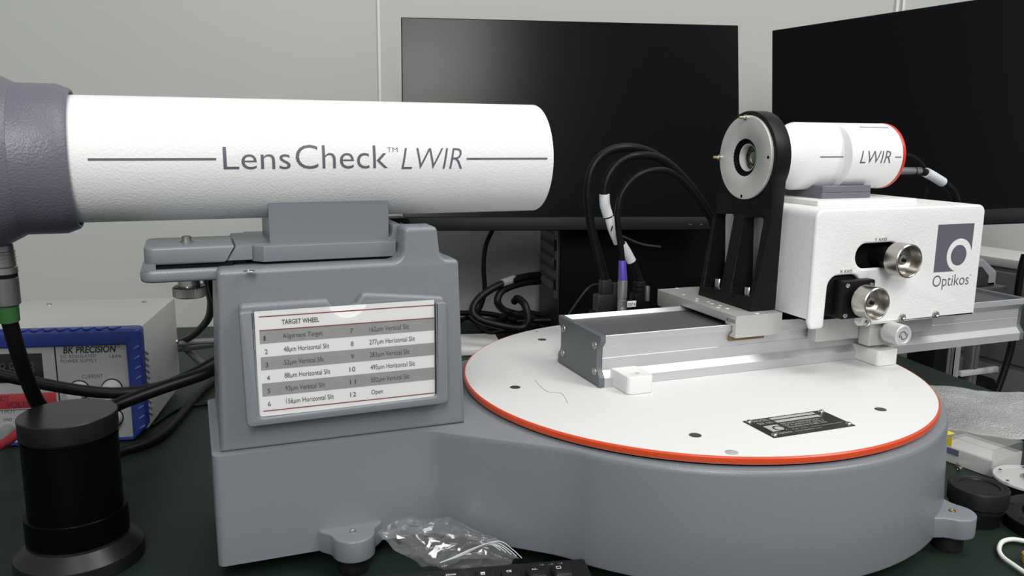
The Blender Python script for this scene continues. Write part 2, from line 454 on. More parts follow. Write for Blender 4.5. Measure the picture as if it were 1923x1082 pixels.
# card holder: a raised frame open at the top, with a thumb notch
yh = -0.062
def hz(px, py, y=yh): p = at(px, py, y=y); return (p.x, p.z)
TLo, BLo, BRo, TRo = hz(448, 574), hz(464, 803), hz(841, 757), hz(838, 559)
nl, nr = hz(617, 564), hz(683, 552)
ptl, pbl, pbr, ptr = hz(475, 590, -0.0605), hz(487.5, 785, -0.0605), hz(819.5, 744, -0.0605), hz(817.5, 566, -0.0605)
lo = 0.0052
back = rounded([TLo, BLo, BRo, TRo, nr, (nr[0]-0.0055, nr[1]-0.0085), (nl[0]+0.0055, nl[1]-0.0085), nl], [0.004, 0.004, 0.004, 0.004, 0.004, 0.004, 0.004, 0.004])
bm = moved(plate([back], 0.0090, 0.0034, 3), XZ(-0.0535))
rim = rounded([(TLo[0], TLo[1]-lo), BLo, BRo, (TRo[0], TRo[1]-lo*0.7), (ptr[0], TRo[1]-lo*0.7), pbr, pbl, (ptl[0], TLo[1]-lo)], [0.002, 0.004, 0.004, 0.002, 0.0006, 0.0035, 0.0035, 0.0006])
join(bm, moved(plate([rim], 0.0090, 0.0012), XZ(-0.0585)))
obj('card_holder', bm, GREY, B)
# black strip painting the slot's shade at the right of the card
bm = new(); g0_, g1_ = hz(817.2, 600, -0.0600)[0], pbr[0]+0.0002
bx(bm, g0_, g1_, -0.0605, -0.0578, pbr[1]+0.001, TRo[1]-lo); obj('painted_gap_shade', bm, BLACKM, B)
# clear cover with a half-round finger notch
yv = -0.0612
cv = [hz(476.5, 577, yv), hz(488.5, 784, yv), hz(818, 743.5, yv), hz(816, 557, yv)]
nc = at(654, 574, y=yv); sl = (cv[3][1]-cv[0][1])/(cv[3][0]-cv[0][0])
zt_ = lambda x: cv[0][1]+sl*(x-cv[0][0])
cl = [cv[3]] + [(nc.x+0.0150*math.cos(a), zt_(nc.x+0.0150*math.cos(a))-0.0128*math.sin(a)) for a in [PI*k/16 for k in range(17)]] + [cv[0], cv[1], cv[2]]
bm = moved(plate([cl], 0.0010, 0.0002), XZ(yv)); obj('clear_cover', bm, CLEAR, B)

# left arm with clamp bar and adjusting knob
bm = prism_z(rounded([(-0.5062, -0.031), (-0.5062, 0.040), (-0.448, 0.040), (-0.448, -0.031)], [0.010, 0.010, 0, 0]), 0.2412, 0.2513, 0.003)
obj('support_arm', bm, GREY, B)
bm = new()
join(bm, prism_z(rounded([(-0.5025, -0.030), (-0.5025, 0.032), (-0.4375, 0.032), (-0.4375, -0.030)], [0.008, 0.008, 0, 0]), 0.2548, 0.2682, 0.002))
bx(bm, -0.5020, -0.4945, -0.0296, 0.031, 0.2505, 0.2560)
for v in bm.verts:
    if v.co.x > -0.442: v.co.x += (v.co.z-0.2682)*0.58
ob = obj('clamp_bar', bm, GREYH, B)
bm = new(); p = at(351, 462, y=0.0); lathe(bm, [(0.0052, 0), (0.0052, 0.001), (0.0036, 0.001), (0.0036, 0.0042), (0.0026, 0.0050), (0, 0.0048)], (p.x, 0.0, 0.2680), (0, 0, 1), 24); obj('set_screw', bm, NICKEL, ob)
bm = new(); bx(bm, -0.4945, -0.4395, -0.0270, 0.030, 0.2511, 0.2552); obj('spacer_strip', bm, BLACKM, B)
kx, ky = at(357, 548, y=0.0).x, 0.0
bm = new(); bmk = bm
n = 72; zt, zb = at(357, 542, y=-0.013).z, at(357, 563, y=-0.013).z
lathe(bm, [(0.0112, 0), (0.0128, 0.001)], (kx, ky, zb), (0, 0, 1), n, cap=True)
rg = []
for h in (zb+0.001, zt-0.001):
    rg.append([bm.verts.new((kx+(0.0130-0.00035*(k % 2))*math.cos(2*PI*k/(2*n)), ky+(0.0130-0.00035*(k % 2))*math.sin(2*PI*k/(2*n)), h)) for k in range(2*n)])
for k in range(2*n): bm.faces.new((rg[0][k], rg[0][(k+1) % (2*n)], rg[1][(k+1) % (2*n)], rg[1][k]))
lathe(bm, [(0.0128, 0), (0.0118, 0.001), (0.0088, 0.0008)], (kx, ky, zt-0.001), (0, 0, 1), n)
ob = obj('adjusting_knob', bm, NICKEL, B, 20)
bm = new(); lathe(bm, [(0.0085, 0), (0.0085, 0.2415-zt+0.0015)], (kx-0.0005, ky, zt-0.0015), (0, 0, 1), 32); obj('shaft', bm, STEEL, ob)

# ------------------------------------------------------------------ target card
yc = -0.0598
C_ = [at(477, 585.5, y=yc), at(488, 783, y=yc), at(815.5, 743.5, y=yc), at(813.5, 564, y=yc)]
T = thing('target_card', 'white printed target wheel card with grey rows in the housing frame', 'card', C_[1])
cu0, cu1 = C_[0].x, C_[2].x+0.0004; cz0, cz1 = C_[1].z, C_[0].z
cw, chh = cu1-cu0, cz1-cz0
CM = basis((cu0, yc, cz0), (1, 0, 0), (0, 0, 1))
bm = moved(plate([rounded([(0, 0), (cw, 0), (cw, chh), (0, chh)], [0.003, 0.003, 0.0005, 0.0005])], 0.0005, 0), CM); obj('card_sheet', bm, PAPER, T)
def cuv(px, py): p = at(px, py, y=yc); return p.x-cu0, p.z-cz0
def cmm(px0, py0, px1, py1):
    a = cuv(px0, py0); b = cuv(px1, py1); return a[0], b[0], a[1], b[1]
eps = Matrix.Translation((0, -0.0004, 0))
vL = [cuv(487, 621)[1], cuv(489, 645)[1], cuv(491, 670)[1], cuv(493, 696)[1], cuv(494, 721)[1], cuv(496, 748)[1], cuv(497, 772)[1]]
# row boundaries are evenly spaced
top_line, row0, bot_line = cuv(487, 595)[1], cuv(487, 621)[1], cuv(496, 772)[1]
row6 = bot_line + 0.0012
rh = (row0-row6)/6
x_l, x_r = cuv(487, 621)[0], cw-0.0002
for i in (0, 2, 4):
    bm = new(); quad2(bm, x_l, x_r, row0-rh*(i+1), row0-rh*i); flat('grey_band', bm, eps @ CM, CGREY, T)
for v in (top_line, row0, bot_line):
    bm = new(); quad2(bm, x_l, x_r, v-0.0004, v+0.0004); flat('maroon_rule', bm, Matrix.Translation((0, -0.0006, 0)) @ CM, MAROON, T)
rows = ['Alignment Target', '48\u00b5m Horizontal Slit', '52\u00b5m Vertical Slit', '88\u00b5m Horizontal Slit', '93\u00b5m Vertical Slit', '156\u00b5m Horizontal Slit']
rows2 = ['162\u00b5m Vertical Slit', '277\u00b5m Horizontal Slit', '283\u00b5m Vertical Slit', '495\u00b5m Horizontal Slit', '502\u00b5m Vertical Slit', 'Open']
wid = [(530, 605), (532, 618), (533, 608), (534, 620), (535.5, 610), (537, 627)]
wid2 = [(693.5, 768), (693.5, 779), (694, 769), (695.5, 779), (696, 769), (697, 719)]
n1 = [495, 497, 498, 501, 502, 503]; n2 = [657.5, 658.5, 659, 656, 657, 657.5]
def line_text(s, px0, px1, py, v, cap_h, desc):
    u0 = cuv(px0, py)[0]; u1 = cuv(px1, py)[0]
    lo = v - (cap_h*0.30 if desc else 0)
    return text_bm(s, (u0, u1, lo, v+cap_h))
bm = new()
for i in range(6):
    vb = row0-rh*(i+0.70); ch = rh*0.36
    s = rows[i]; join(bm, line_text(s, wid[i][0], wid[i][1], 620+25*i, vb, ch, any(c in s for c in '\u00b5gjpqy')))
    s = rows2[i]; join(bm, line_text(s, wid2[i][0], wid2[i][1], 620+23*i, vb, ch, any(c in s for c in '\u00b5gjpqy')))
    w = 0.0022
    u = cuv(n1[i], 634+25*i)[0]; join(bm, text_bm(str(i+1), (u, u+w*(0.6 if i == 0 else 1), vb-0.0008, vb+ch-0.0008)))
    u = cuv(n2[i], 620+23*i)[0]; join(bm, text_bm(str(i+7), (u, u+w*(1 if i < 3 else 2.1), vb-0.0002, vb+ch-0.0002)))
u0, u1 = cuv(529, 605)[0], cuv(599, 600)[0]; vb = row0+0.0036
join(bm, text_bm('TARGET WHEEL', (u0, u1, vb, vb+0.0038), weight=0.012))
flat('lettering', bm, Matrix.Translation((0, -0.0006, 0)) @ CM, INK, T)

# ================================================================== COLLIMATOR TUBE
AY, AZ = 0.02, 0.3320
T = thing('collimator_tube', 'big white collimator tube with grey collar on a grey cradle', 'collimator', (-0.36, 0.02, 0.2535))
RT = 0.0483
bm = new(); lathe(bm, [(0.038, -0.552), (0.0475, -0.552), (RT, -0.551), (RT, -0.1700), (RT-0.0006, -0.1688), (0.0455, -0.1684), (0.0450, -0.1690), (0.0450, -0.24), (0.0, -0.241)], (0, AY, AZ), (1, 0, 0), 160, cap=True)
obj('tube', bm, WHITE, T)
bm = new(); lathe(bm, [(0.050, -0.6), (0.0500, -0.551), (0.0505, -0.5468), (0.0520, -0.5468), (0.0530, -0.5478), (0.0562, -0.5562), (0.0562, -0.5835), (0.0566, -0.5838), (0.0628, -0.5955), (0.0645, -0.598), (0.0690, -0.640), (0.0690, -0.70), (0.05, -0.705)], (0, AY, AZ), (1, 0, 0), 128, cap=False)
obj('collar', bm, GREYP, T, 25)
bm = new(); lathe(bm, [(0.0, -0.703), (0.060, -0.703), (0.064, -0.700), (0.064, -0.69)], (0, AY, AZ), (1, 0, 0), 96); obj('end_cover', bm, GREYP, T)
# saddle
bm = new()
ys, n = [], 24
def saddle(x):
    L = [(x, -0.0150, 0.2660)]
    for k in range(n+1):
        y = -0.0150+0.070*k/n; d = y-AY
        L.append((x, y, AZ-math.sqrt(max(1e-9, RT**2-d*d))+0.0006))
    L.append((x, 0.055, 0.2660)); return L
loft(bm, [saddle(-0.4100), saddle(-0.3135)]); obj('saddle', bm, GREYH, T)
# sled plate with an upturned right end
bm = prism_z([(-0.3115, -0.0308), (-0.4165, -0.0308), (-0.4250, -0.0235), (-0.4250, 0.07), (-0.3020, 0.07), (-0.3020, -0.0195), (-0.3115, -0.0195)], 0.2538, 0.2664, 0.0007)
join(bm, prism_y(rounded([(-0.3250, 0.2640), (-0.3250, 0.2660), (-0.3115, 0.2660), (-0.3110, 0.2786), (-0.3030, 0.2786), (-0.3030, 0.2640)], [0, 0, 0.009, 0.0015, 0.001, 0]), -0.0190, 0.069, 0.0003))
obj('sled', bm, GREYH, T)
bm = prism_y([(-0.4447, 0.2556), (-0.4362, 0.2666), (-0.4245, 0.2668), (-0.4245, 0.2556)], -0.0270, 0.060, 0.0004); obj('dovetail_gib', bm, GREYH, T)
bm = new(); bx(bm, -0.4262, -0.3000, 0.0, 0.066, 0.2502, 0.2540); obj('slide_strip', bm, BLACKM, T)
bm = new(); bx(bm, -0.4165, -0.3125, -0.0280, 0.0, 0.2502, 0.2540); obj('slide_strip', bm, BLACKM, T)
p = at(470, 441, y=0.055); q = at(515, 455, y=0.055)
bm = new(); bx(bm, p.x, -0.400, 0.0555, 0.066, p.z-0.0105, p.z+0.001, 0.0008); obj('stop_block', bm, BLACK, T)
p = at(737, 410, y=0.045); q = at(771, 428, y=0.045)
bm = prism_y(rounded([(-0.305, 0.262), (-0.305, p.z), (q.x, p.z), (q.x, 0.262)], [0, 0, 0.005, 0.001]), 0.045, 0.066, 0.0006); ob = obj('stop_block', bm, BLACK, T)
p = at(752, 427, y=0.045); obj('screw', screw_bm(p, (0, -1, 0), 0.0045, 0.002), NICKEL, ob)
# lettering wrapped round the tube
def wrap(bm, r, ay, az, lift=0.00025, step=0.0012, x_off=0.0):
    zs = [v.co.y for v in bm.verts]
    k = math.floor(min(zs)/step)
    while k*step < max(zs):
        bmesh.ops.bisect_plane(bm, geom=bm.verts[:]+bm.edges[:]+bm.faces[:], plane_co=(0, k*step, 0), plane_no=(0, 1, 0)); k += 1
    for v in bm.verts:
        a = v.co.y/r
        v.co = Vector((v.co.x, ay-(r+lift)*math.cos(a), az+(r+lift)*math.sin(a)))
    return bm
def arc_v(deg): return math.radians(deg)*RT
bm = new()
quad2(bm, -0.5343, -0.4474, arc_v(0.9), arc_v(2.9))
quad2(bm, -0.2491, -0.1751, arc_v(0.55), arc_v(2.45))
cap = arc_v(20.3); v0 = arc_v(-7.3)
join(bm, text_bm('Lens', (-0.4425, -0.3930, v0-0.0001, v0+cap*0.99), weight=-0.006))
join(bm, text_bm('Check', (-0.3890, -0.3163, v0, v0+cap*1.09), weight=-0.006))
join(bm, text_bm('TM', (-0.3165, -0.3078, arc_v(8.2), arc_v(12.6)), weight=-0.01))
join(bm, text_bm('LWIR', (-0.3050, -0.2530, arc_v(-8.3), arc_v(12.0)), shear=0.22, weight=-0.012))
flat('lettering', wrap(bm, RT, AY, AZ), Matrix.Identity(4), GINK, T)
bm = None

# ================================================================== TURNTABLE
ZD = 0.117
T = thing('turntable', 'round white turntable disc with orange rim on the grey base', 'turntable', (0, 0, 0.1090))
RDISC = 0.2308
bm = new(); lathe(bm, [(0, 0.1105), (0.2300, 0.1105), (0.2300, 0.1160), (0.2296, 0.1166), (0.2288, ZD), (0, ZD)], (0, 0, 0), (0, 0, 1), 160); obj('disc', bm, WHITED, T)
bm = new(); lathe(bm, [(0.2300, 0.1112), (RDISC+0.0004, 0.1112), (RDISC+0.0006, 0.1118), (RDISC+0.0004, 0.1156), (0.2303, 0.11665), (0.2295, 0.11675), (0.2294, 0.116)], (0, 0, 0), (0, 0, 1), 160, cap=False); obj('rim_band', bm, ORANGE, T)
bm = new(); lathe(bm, [(0, 0.1084), (0.12, 0.1084), (0.12, 0.1106), (0, 0.1106)], (0, 0, 0), (0, 0, 1), 64); obj('hub', bm, BLACKM, T)
first = None
for px, py in ((967.5, 727.5), (1653.5, 769), (1305.5, 817.5), (1018, 638)):
    p = at(px, py, z=ZD)
    if first is None:
        bm = new(); lathe(bm, [(0.0051, -0.0003), (0.0051, 0.0001), (0.0047, 0.0003), (0.0018, 0.0003), (0.0016, 0.0001), (0, 0.0001)], (0, 0, 0), (0, 0, 1), 32); first = obj('flush_screw', bm, mat('dark_screw', (0.055, 0.055, 0.055), 0.5, 0.2), T)
        o = first
    else:
        o = first.copy(); COL.objects.link(o)
    o.location = (p.x, p.y, ZD)
p = at(1374, 849.8, z=ZD)
bm = new(); lathe(bm, [(0.0052, -0.001), (0.0052, 0.0001), (0.0047, 0.0003), (0, 0.0004)], (p.x, p.y, ZD), (0, 0, 1), 32); obj('hole_plug', bm, mat('grey_plug', (0.42, 0.42, 0.42), 0.5), T)
p = at(1008, 623, z=ZD)
bm = new(); lathe(bm, [(0.0022, -0.001), (0.0022, 0.0001), (0, 0.0001)], (p.x, p.y, ZD), (0, 0, 1), 20); obj('pin_hole', bm, mat('grey_pin', (0.30, 0.30, 0.30), 0.5), T)
# nameplate
c = [at(1395, 792.2, z=ZD), at(1541, 771.9, z=ZD), at(1606.5, 800.2, z=ZD), at(1453.6, 823.4, z=ZD)]
o_ = c[3]; u = (c[2]-c[3]); wN = u.length; u.normalize(); v = Vector((-u.y, u.x, 0)); hN = (c[0]-c[3]).dot(v)
NM = basis((o_.x, o_.y, ZD), u, v)
bm = new(); bx(bm, 0, wN, 0, hN, 0, 0.0007, 0.0002); moved(bm, NM); NP = obj('nameplate', bm, mat('black_nameplate', (0.012, 0.012, 0.012), 0.4), T)
for a, b in ((0.0035, 0.004), (wN-0.0035, 0.004), (0.0035, hN-0.004), (wN-0.0035, hN-0.004)):
    bm = new(); lathe(bm, [(0.0026, 0), (0.0025, 0.0008), (0.0018, 0.0016), (0, 0.0019)], NM @ Vector((a, b, 0.0007)), (0, 0, 1), 20); obj('rivet', bm, STEEL, NP)
L = NM @ Matrix.Translation((0, 0, 0.00085)); L2 = NM @ Matrix.Translation((0, 0, 0.0010))
SILV = mat('silver_ink', (0.42, 0.42, 0.40), 0.5)
bm = new(); quad2(bm, wN*0.30, wN*0.86, hN*0.835, hN*0.945); quad2(bm, wN*0.30, wN*0.86, hN*0.665, hN*0.785); flat('plate_field', bm, L, SILV, NP)
bm = new()
join(bm, text_bm('MODEL', (wN*0.085, wN*0.275, hN*0.83, hN*0.93)))
join(bm, text_bm('SER. NO.', (wN*0.085, wN*0.275, hN*0.67, hN*0.77)))
join(bm, text_bm('OPTIKOS CORPORATION', (wN*0.31, wN*0.78, hN*0.53, hN*0.61)))
join(bm, text_bm('107 Audubon Rd., Bldg. 3', (wN*0.31, wN*0.80, hN*0.42, hN*0.51)))
join(bm, text_bm('Wakefield, MA 01880, USA', (wN*0.31, wN*0.80, hN*0.32, hN*0.41)))
for k, s in enumerate(('Tel.  Fax.  www.optikos.com', 'www.optikos.com')): join(bm, text_bm(s, (wN*0.31, wN*(0.93-0.3*k), hN*(0.20-0.10*k), hN*(0.26-0.10*k))))
join(bm, text_bm('Optikos', (wN*0.09, wN*0.27, hN*0.08, hN*0.20)))
flat('plate_lettering', bm, L, SILV, NP)
bm = plate([[(wN*0.09, hN*0.26), (wN*0.26, hN*0.26), (wN*0.26, hN*0.58), (wN*0.09, hN*0.58)]], 0.0001); flat('plate_logo', bm, L, SILV, NP)
bm = plate([circle2(wN*0.21, hN*0.38, hN*0.135), circle2(wN*0.21, hN*0.38, hN*0.10)[::-1]], 0.0001); flat('plate_logo_ring', bm, L2, INK, NP)
bm = new(); join(bm, text_bm('LENSCHECK', (wN*0.42, wN*0.70, hN*0.855, hN*0.925))); join(bm, text_bm('LC04-1107', (wN*0.42, wN*0.70, hN*0.69, hN*0.76))); flat('plate_lettering', bm, L2, mat('white_ink', (0.75, 0.75, 0.75), 0.5), NP)
# a stray hair lying on the disc
hp = [at(x, y, z=ZD+0.0002) for x, y in ((1004, 713), (1016, 727), (1030, 736), (1047, 737), (1058, 742), (1066, 757))]
bm = new(); tube(bm, hp, 0.00018, 5, 6); tag(obj('stray_hair', bm, mat('hair', (0.25, 0.25, 0.25), 0.5)), 'thin curled stray hair lying on the white disc', 'hair')

# ================================================================== OPTICAL RAIL
RY0, RY1, RC = -0.0245, 0.0695, 0.0225
T = thing('optical_rail', 'long silver dovetail optical rail bolted across the white disc', 'rail', (0.1, RC, ZD))
half = [(-0.0470, 0.1173), (-0.0470, 0.1262), (-0.0416, 0.1325), (-0.0412, 0.1342), (-0.0412, 0.1440), (-0.0409, 0.1446), (-0.0412, 0.1452), (-0.0412, 0.1545), (-0.0420, 0.1560), (-0.0470, 0.1615), (-0.0470, 0.1676), (-0.0466, 0.1680), (-0.0456, 0.1680), (-0.0425, 0.1637)]
prof = [(RC+a, b) for a, b in half] + [(RC-a, b) for a, b in half[::-1]]
bm = new(); loft(bm, [[(-0.1100, y, z) for y, z in prof], [(0.4450, y, z) for y, z in prof]]); obj('extrusion', bm, ALU, T, 20)
bm = new(); bx(bm, -0.1095, 0.4445, RC-0.0424, RC+0.0424, 0.1630, 0.16385); obj('channel_floor', bm, ALUD, T)
eprof = [(-0.0475, 0.1182), (-0.0475, 0.1268), (-0.0418, 0.1338), (-0.0410, 0.1360), (-0.0410, 0.1530), (-0.0418, 0.1556), (-0.0476, 0.1618), (-0.0476, 0.1682)]
ep = [(RC+a, b) for a, b in eprof] + [(RC-a, b) for a, b in eprof[::-1]]
EPM = mat('slate_painted_plate', (0.115, 0.125, 0.135), 0.42, bump=0.1, bscale=500)
for x0, x1 in ((-0.1160, -0.1101), (0.4451, 0.4510)):
    e = obj('end_plate', prism_x(ep, x0, x1, 0.0009), EPM, T)
    for y, z in ((-0.0138, 0.1568), (-0.0147, 0.1310), (0.0568, 0.1568), (0.0574, 0.1306)):
        s = -1 if x0 < 0 else 1
        obj('screw', screw_bm((x0 if s < 0 else x1, y, z), (s, 0, 0), 0.0041, 0.0010), NICKEL, e)
p, q = at(1096, 608.5, z=0.1641), at(1131, 626, z=0.1641)
bm = new(); bx(bm, -0.1095, -0.1058, q.y, p.y, 0.16385, 0.1641); st = obj('sticker', bm, PAPER, T)
# clamp blocks that hold the rail down
def clamp(x0, x1, y0):
    bm = moved(plate([rounded([(x0, y0), (x1, y0), (x1, -0.0190), (x0, -0.0190)], [0.004, 0.004, 0.001, 0.001]), circle2((x0+x1)/2, -0.0405, 0.0042)], 0.0168, 0.0009), Matrix.Translation((0, 0, ZD+0.0086)))
    o = obj('clamp_block', bm, WHITEP, T)
    bm = new(); lathe(bm, [(0.0043, ZD+0.0005), (0.0043, ZD+0.0095), (0, ZD+0.0095)], ((x0+x1)/2, -0.0405, 0), (0, 0, 1), 24); obj('bolt_head', bm, mat('grey_bolt', (0.35, 0.35, 0.35), 0.5), o)
clamp(-0.1005, -0.0735, -0.0535)
clamp(0.1950, 0.2225, -0.0565)

# ================================================================== LENS CARRIER + BRACKET
ZC = 0.1780
T = thing('lens_mount', 'black lens holding bracket with round steel plate on a rail carrier', 'lens mount', (0.06, 0.03, 0.156))
cp = [(-0.0320, 0.1556), (-0.0320, ZC), (0.1180, ZC), (0.1180, 0.1620), (0.1150, 0.1590), (0.0740, 0.1590), (0.0708, 0.1625), (0.0708, 0.1690), (-0.0258, 0.1690), (-0.0258, 0.1612), (-0.0215, 0.1570), (-0.0225, 0.1556)]
bm = prism_x(cp, 0.0311, 0.0875, 0.0008); CAR = obj('carrier', bm, ALUB, T)
for px, py in ((1271.5, 541.5), (1283.5, 553.5), (1309, 561.5), (1308, 565), (1330, 567), (1337, 570.5), (1352.5, 574), (1349, 578), (1366, 579.5), (1421.5, 589)):
    p = at(px, py, z=ZC); bm = new(); lathe(bm, [(0.0021, -0.001), (0.0021, 0.0002), (0.0012, 0.0004), (0, 0.0001)], (p.x, p.y, ZC), (0, 0, 1), 16); obj('hole', bm, mat('painted_chrome_glint', (0.85, 0.85, 0.84), 0.4), CAR)  # chrome glints put into a bright diffuse colour
bm = new(); bx(bm, 0.0318, 0.0745, -0.0216, -0.0195, 0.1500, 0.1560); obj('brake_pad', bm, BROWN, CAR)
bm = new(); p = at(1364, 594, x=0.0311); 
bx(bm, 0.03105, 0.0312, p.y-0.0165, p.y+0.0010, 0.1672, 0.1755); lb = obj('carrier_label', bm, mat('label_grey', (0.50, 0.51, 0.50), 0.5), CAR)
bm = text_bm('M-CXL95-50', (0.0015, 0.0150, 0.0028, 0.0066), weight=0.01); flat('label_lettering', bm, basis((0.03095, p.y+0.0005, 0.1672), (0, -1, 0), (0, 0, 1)), INK, lb)
# bracket: left face leans from the foot to the head
A0, A1 = Vector((0.0573, 0, 0.178)), Vector((0.0752, 0, 0.270)); AN = (A1-A0).normalized().cross(Vector((0, 1, 0)))
def face(px, py): p = at_plane(px, py, A0, AN); return (p.y, p.z)
def cb(x, y): return (1290+x/4.328, 370+y/4.328)
bl, fl, ul, ur = face(*cb(90, 795)), face(*cb(515, 935)), face(*cb(205, 170)), face(*cb(685, 150))
HC, HR = (0.0200, 0.3320), 0.0472
arm = [(bl[0], ZC), (fl[0], ZC), (-0.0200, 0.2700)]
arm += [(HC[0]-HR*math.cos(a), HC[1]+HR*math.sin(a)) for a in [math.radians(-28+(208+28)*k/40) for k in range(41)]]
arm += [(ul[0], ul[1])]
def slot(*pts): return rounded([face(*cb(*p)) for p in pts], [0.004, 0.004, 0.0012, 0.0012], 6)
s1 = slot((232, 138), (385, 138), (270, 752), (135, 722))
s2 = slot((462, 168), (625, 168), (510, 812), (352, 778))
bm = plate([[(-a, b) for a, b in arm], [(-a, b) for a, b in s1], [(-a, b) for a, b in s2], circle2(-HC[0], HC[1], 0.0189, 48)], 0.02, 0.0007)
for v in bm.verts:
    y, z, t = -v.co.x, v.co.y, 0.5-v.co.z/0.02        # t = 0 on the left face
    xl = 0.0573+(min(z, 0.272)-0.178)*(0.0178/0.092) if z < 0.272 else 0.0755-(min(z, 0.292)-0.272)*0.0050/0.02
    v.co = Vector((xl+(0.0885-xl)*t, y, z))
BR = obj('bracket', bm, BLACK, T, 30)
RS = 0.0428
bm = new(); lathe(bm, [(0.0192, 0.0690), (0.0192, 0.0680), (0.0200, 0.0675), (RS-0.0004, 0.0675), (RS, 0.0679), (RS, 0.0706)], (0, HC[0], HC[1]), (1, 0, 0), 96, cap=False)
PL = obj('face_plate', bm, STEELB, T)
bm = new(); lathe(bm, [(0.0192, 0.0681), (0.0192, 0.0730), (0.0160, 0.0740), (0.0158, 0.0722), (0.0140, 0.0716)], (0, HC[0], HC[1]), (1, 0, 0), 64, cap=False); LN = obj('lens_barrel', bm, BLACK, T)
bm = new(); lathe(bm, [(0.0141, 0.0716), (0.0132, 0.0718), (0.0130, 0.0795)], (0, HC[0], HC[1]), (1, 0, 0), 64, cap=False); obj('bore', bm, mat('bright_bore', (0.75, 0.76, 0.74), 0.4, 0.3), LN)
bm = new(); lathe(bm, [(0.0131, 0.0794), (0.0118, 0.0790), (0.0108, 0.0775), (0.0095, 0.0772), (0.0080, 0.0785), (0.0060, 0.0785)], (0, HC[0], HC[1]), (1, 0, 0), 48, cap=False); obj('inner_ring', bm, BLACKG, LN)
bm = new(); lathe(bm, [(0.0062, 0.0786), (0.0045, 0.0778), (0.0025, 0.0774), (0, 0.0772)], (0, HC[0], HC[1]), (1, 0, 0), 48, cap=False); obj('glass_element', bm, mat('green_coated_glass', (0.10, 0.19, 0.06), 0.08, 0.0, coat=1.0), LN)
for px, py, brass in ((1402, 221.0, 1), (1353, 295.5, 1), (1442.5, 295.5, 0), (1392.3, 368.3, 0)):
    p = at(px, py, x=0.0675)
    bm = new()
    if brass:
        lathe(bm, [(0.0030, -0.0690), (0.0030, -0.0665), (0.0018, -0.0660), (0.0018, -0.0640)][::-1] if 0 else [(0.0030, 0.0685), (0.0030, 0.0655), (0.0019, 0.0650), (0.0019, 0.0625)], (0, p.y, p.z), (1, 0, 0), 16); q = obj('pin', bm, STEEL, PL)
        bm = new(); lathe(bm, [(0.0016, 0.0630), (0.0016, 0.0590), (0.0010, 0.0582)], (0, p.y, p.z), (1, 0, 0), 16); obj('pin_tip', bm, BRASS, q)
    else:
        lathe(bm, [(0.0017, 0.0690), (0.0017, 0.0674), (0, 0.0674)], (0, p.y, p.z), (1, 0, 0), 16); obj('screw_hole', bm, BLACKM, PL)
for px, py in (cb(255, 705), cb(500, 775)):
    q = at_plane(px, py, A0, AN); bm = new(); lathe(bm, [(0.0046, 0), (0.0046, 0.0090), (0.0042, 0.0096), (0.0022, 0.0096), (0.0022, 0.006), (0, 0.006)], (q.x+0.008, q.y+0.010, s1 and (min(a[1] for a in s1)+min(a[1] for a in s2))/2), (0, 0, 1), 20); obj('bolt', bm, STEEL, T)

# ================================================================== CAMERA STAGE
T = thing('camera_stage', 'white box stage with two steel knobs riding on the rail', 'stage', (0.2, 0.02, 0.144))
BX0, BX1, BY0, BY1, BZ0, BZ1 = 0.0966, 0.3210, -0.0600, 0.1000, 0.1655, 0.2848
def c8(x, y): return (1440+x/3.381, 360+y/3.381)
def fz(px, py, y=BY0): p = at(px, py, y=y); return (p.x, p.z)
fo = [fz(1545, 619), (0.0985, 0.1655), (BX0, 0.1760), (BX0, BZ1), (BX1, BZ1), (BX1+0.0008, 0.1655), (0.1640, 0.1645), (0.1580, 0.1735), (0.1580, 0.2185), (0.1175, 0.2185), (0.1165, 0.1655)]
fo = [(0.1000, 0.1650), (BX0, 0.1740), (BX0, BZ1), (BX1, BZ1), (BX1+0.0008, 0.1650), (0.1615, 0.1640), (0.1582, 0.1690), (0.1582, 0.2183), (0.1172, 0.2183), (0.1160, 0.1650)]
fr = rounded(fo, [0.004, 0.0, 0.009, 0.009, 0.001, 0.004, 0.002, 0.012, 0.012, 0.004], 6)
ysl = rounded([(0.1496, 0.2236), (0.2060, 0.2236), (0.2060, 0.2492), (0.1496, 0.2492)], 0.0127, 8)
bm = moved(plate([fr, ysl], 0.0060, 0.0026, 4), XZ(BY0+0.0030))
# top, sides and back of the cover
bx2 = rounded([(BX0, 0.1755), (BX1, 0.1755), (BX1, BZ1), (BX0, BZ1)], [0, 0, 0.009, 0.009], 6)
inn = [(BX0+0.0045, 0.1750), (BX1-0.0045, 0.1750), (BX1-0.0045, BZ1-0.0045), (BX0+0.0045, BZ1-0.0045)]
cs = bx2 + []
shell = [bx2[0]] + [(BX0+0.004, 0.1755)] + [(BX0+0.004, BZ1-0.004), (BX1-0.004, BZ1-0.004), (BX1-0.004, 0.1755)] + bx2[1:]
join(bm, prism_y(shell, BY0+0.0031, BY1, 0.0))
join(bm, prism_y([(BX0+0.003, 0.1760), (BX1-0.003, 0.1760), (BX1-0.003, BZ1-0.004), (BX0+0.003, BZ1-0.004)], BY1-0.006, BY1-0.0005, 0.001))
obj('cover', bm, WHITE, T, 40)
bm = new(); bx(bm, BX0+0.012, BX1-0.012, BY0+0.016, BY1-0.012, 0.1700, 0.2700); obj('inner_block', bm, BLACKM, T)
# pale plate on top of the box
bm = prism_z(rounded([(0.1225, -0.0305), (0.2548, -0.0305), (0.2548, 0.0705), (0.1225, 0.0705)], 0.0015), 0.2846, 0.2903, 0.0010)
obj('top_plate', bm, WHITEP, T)
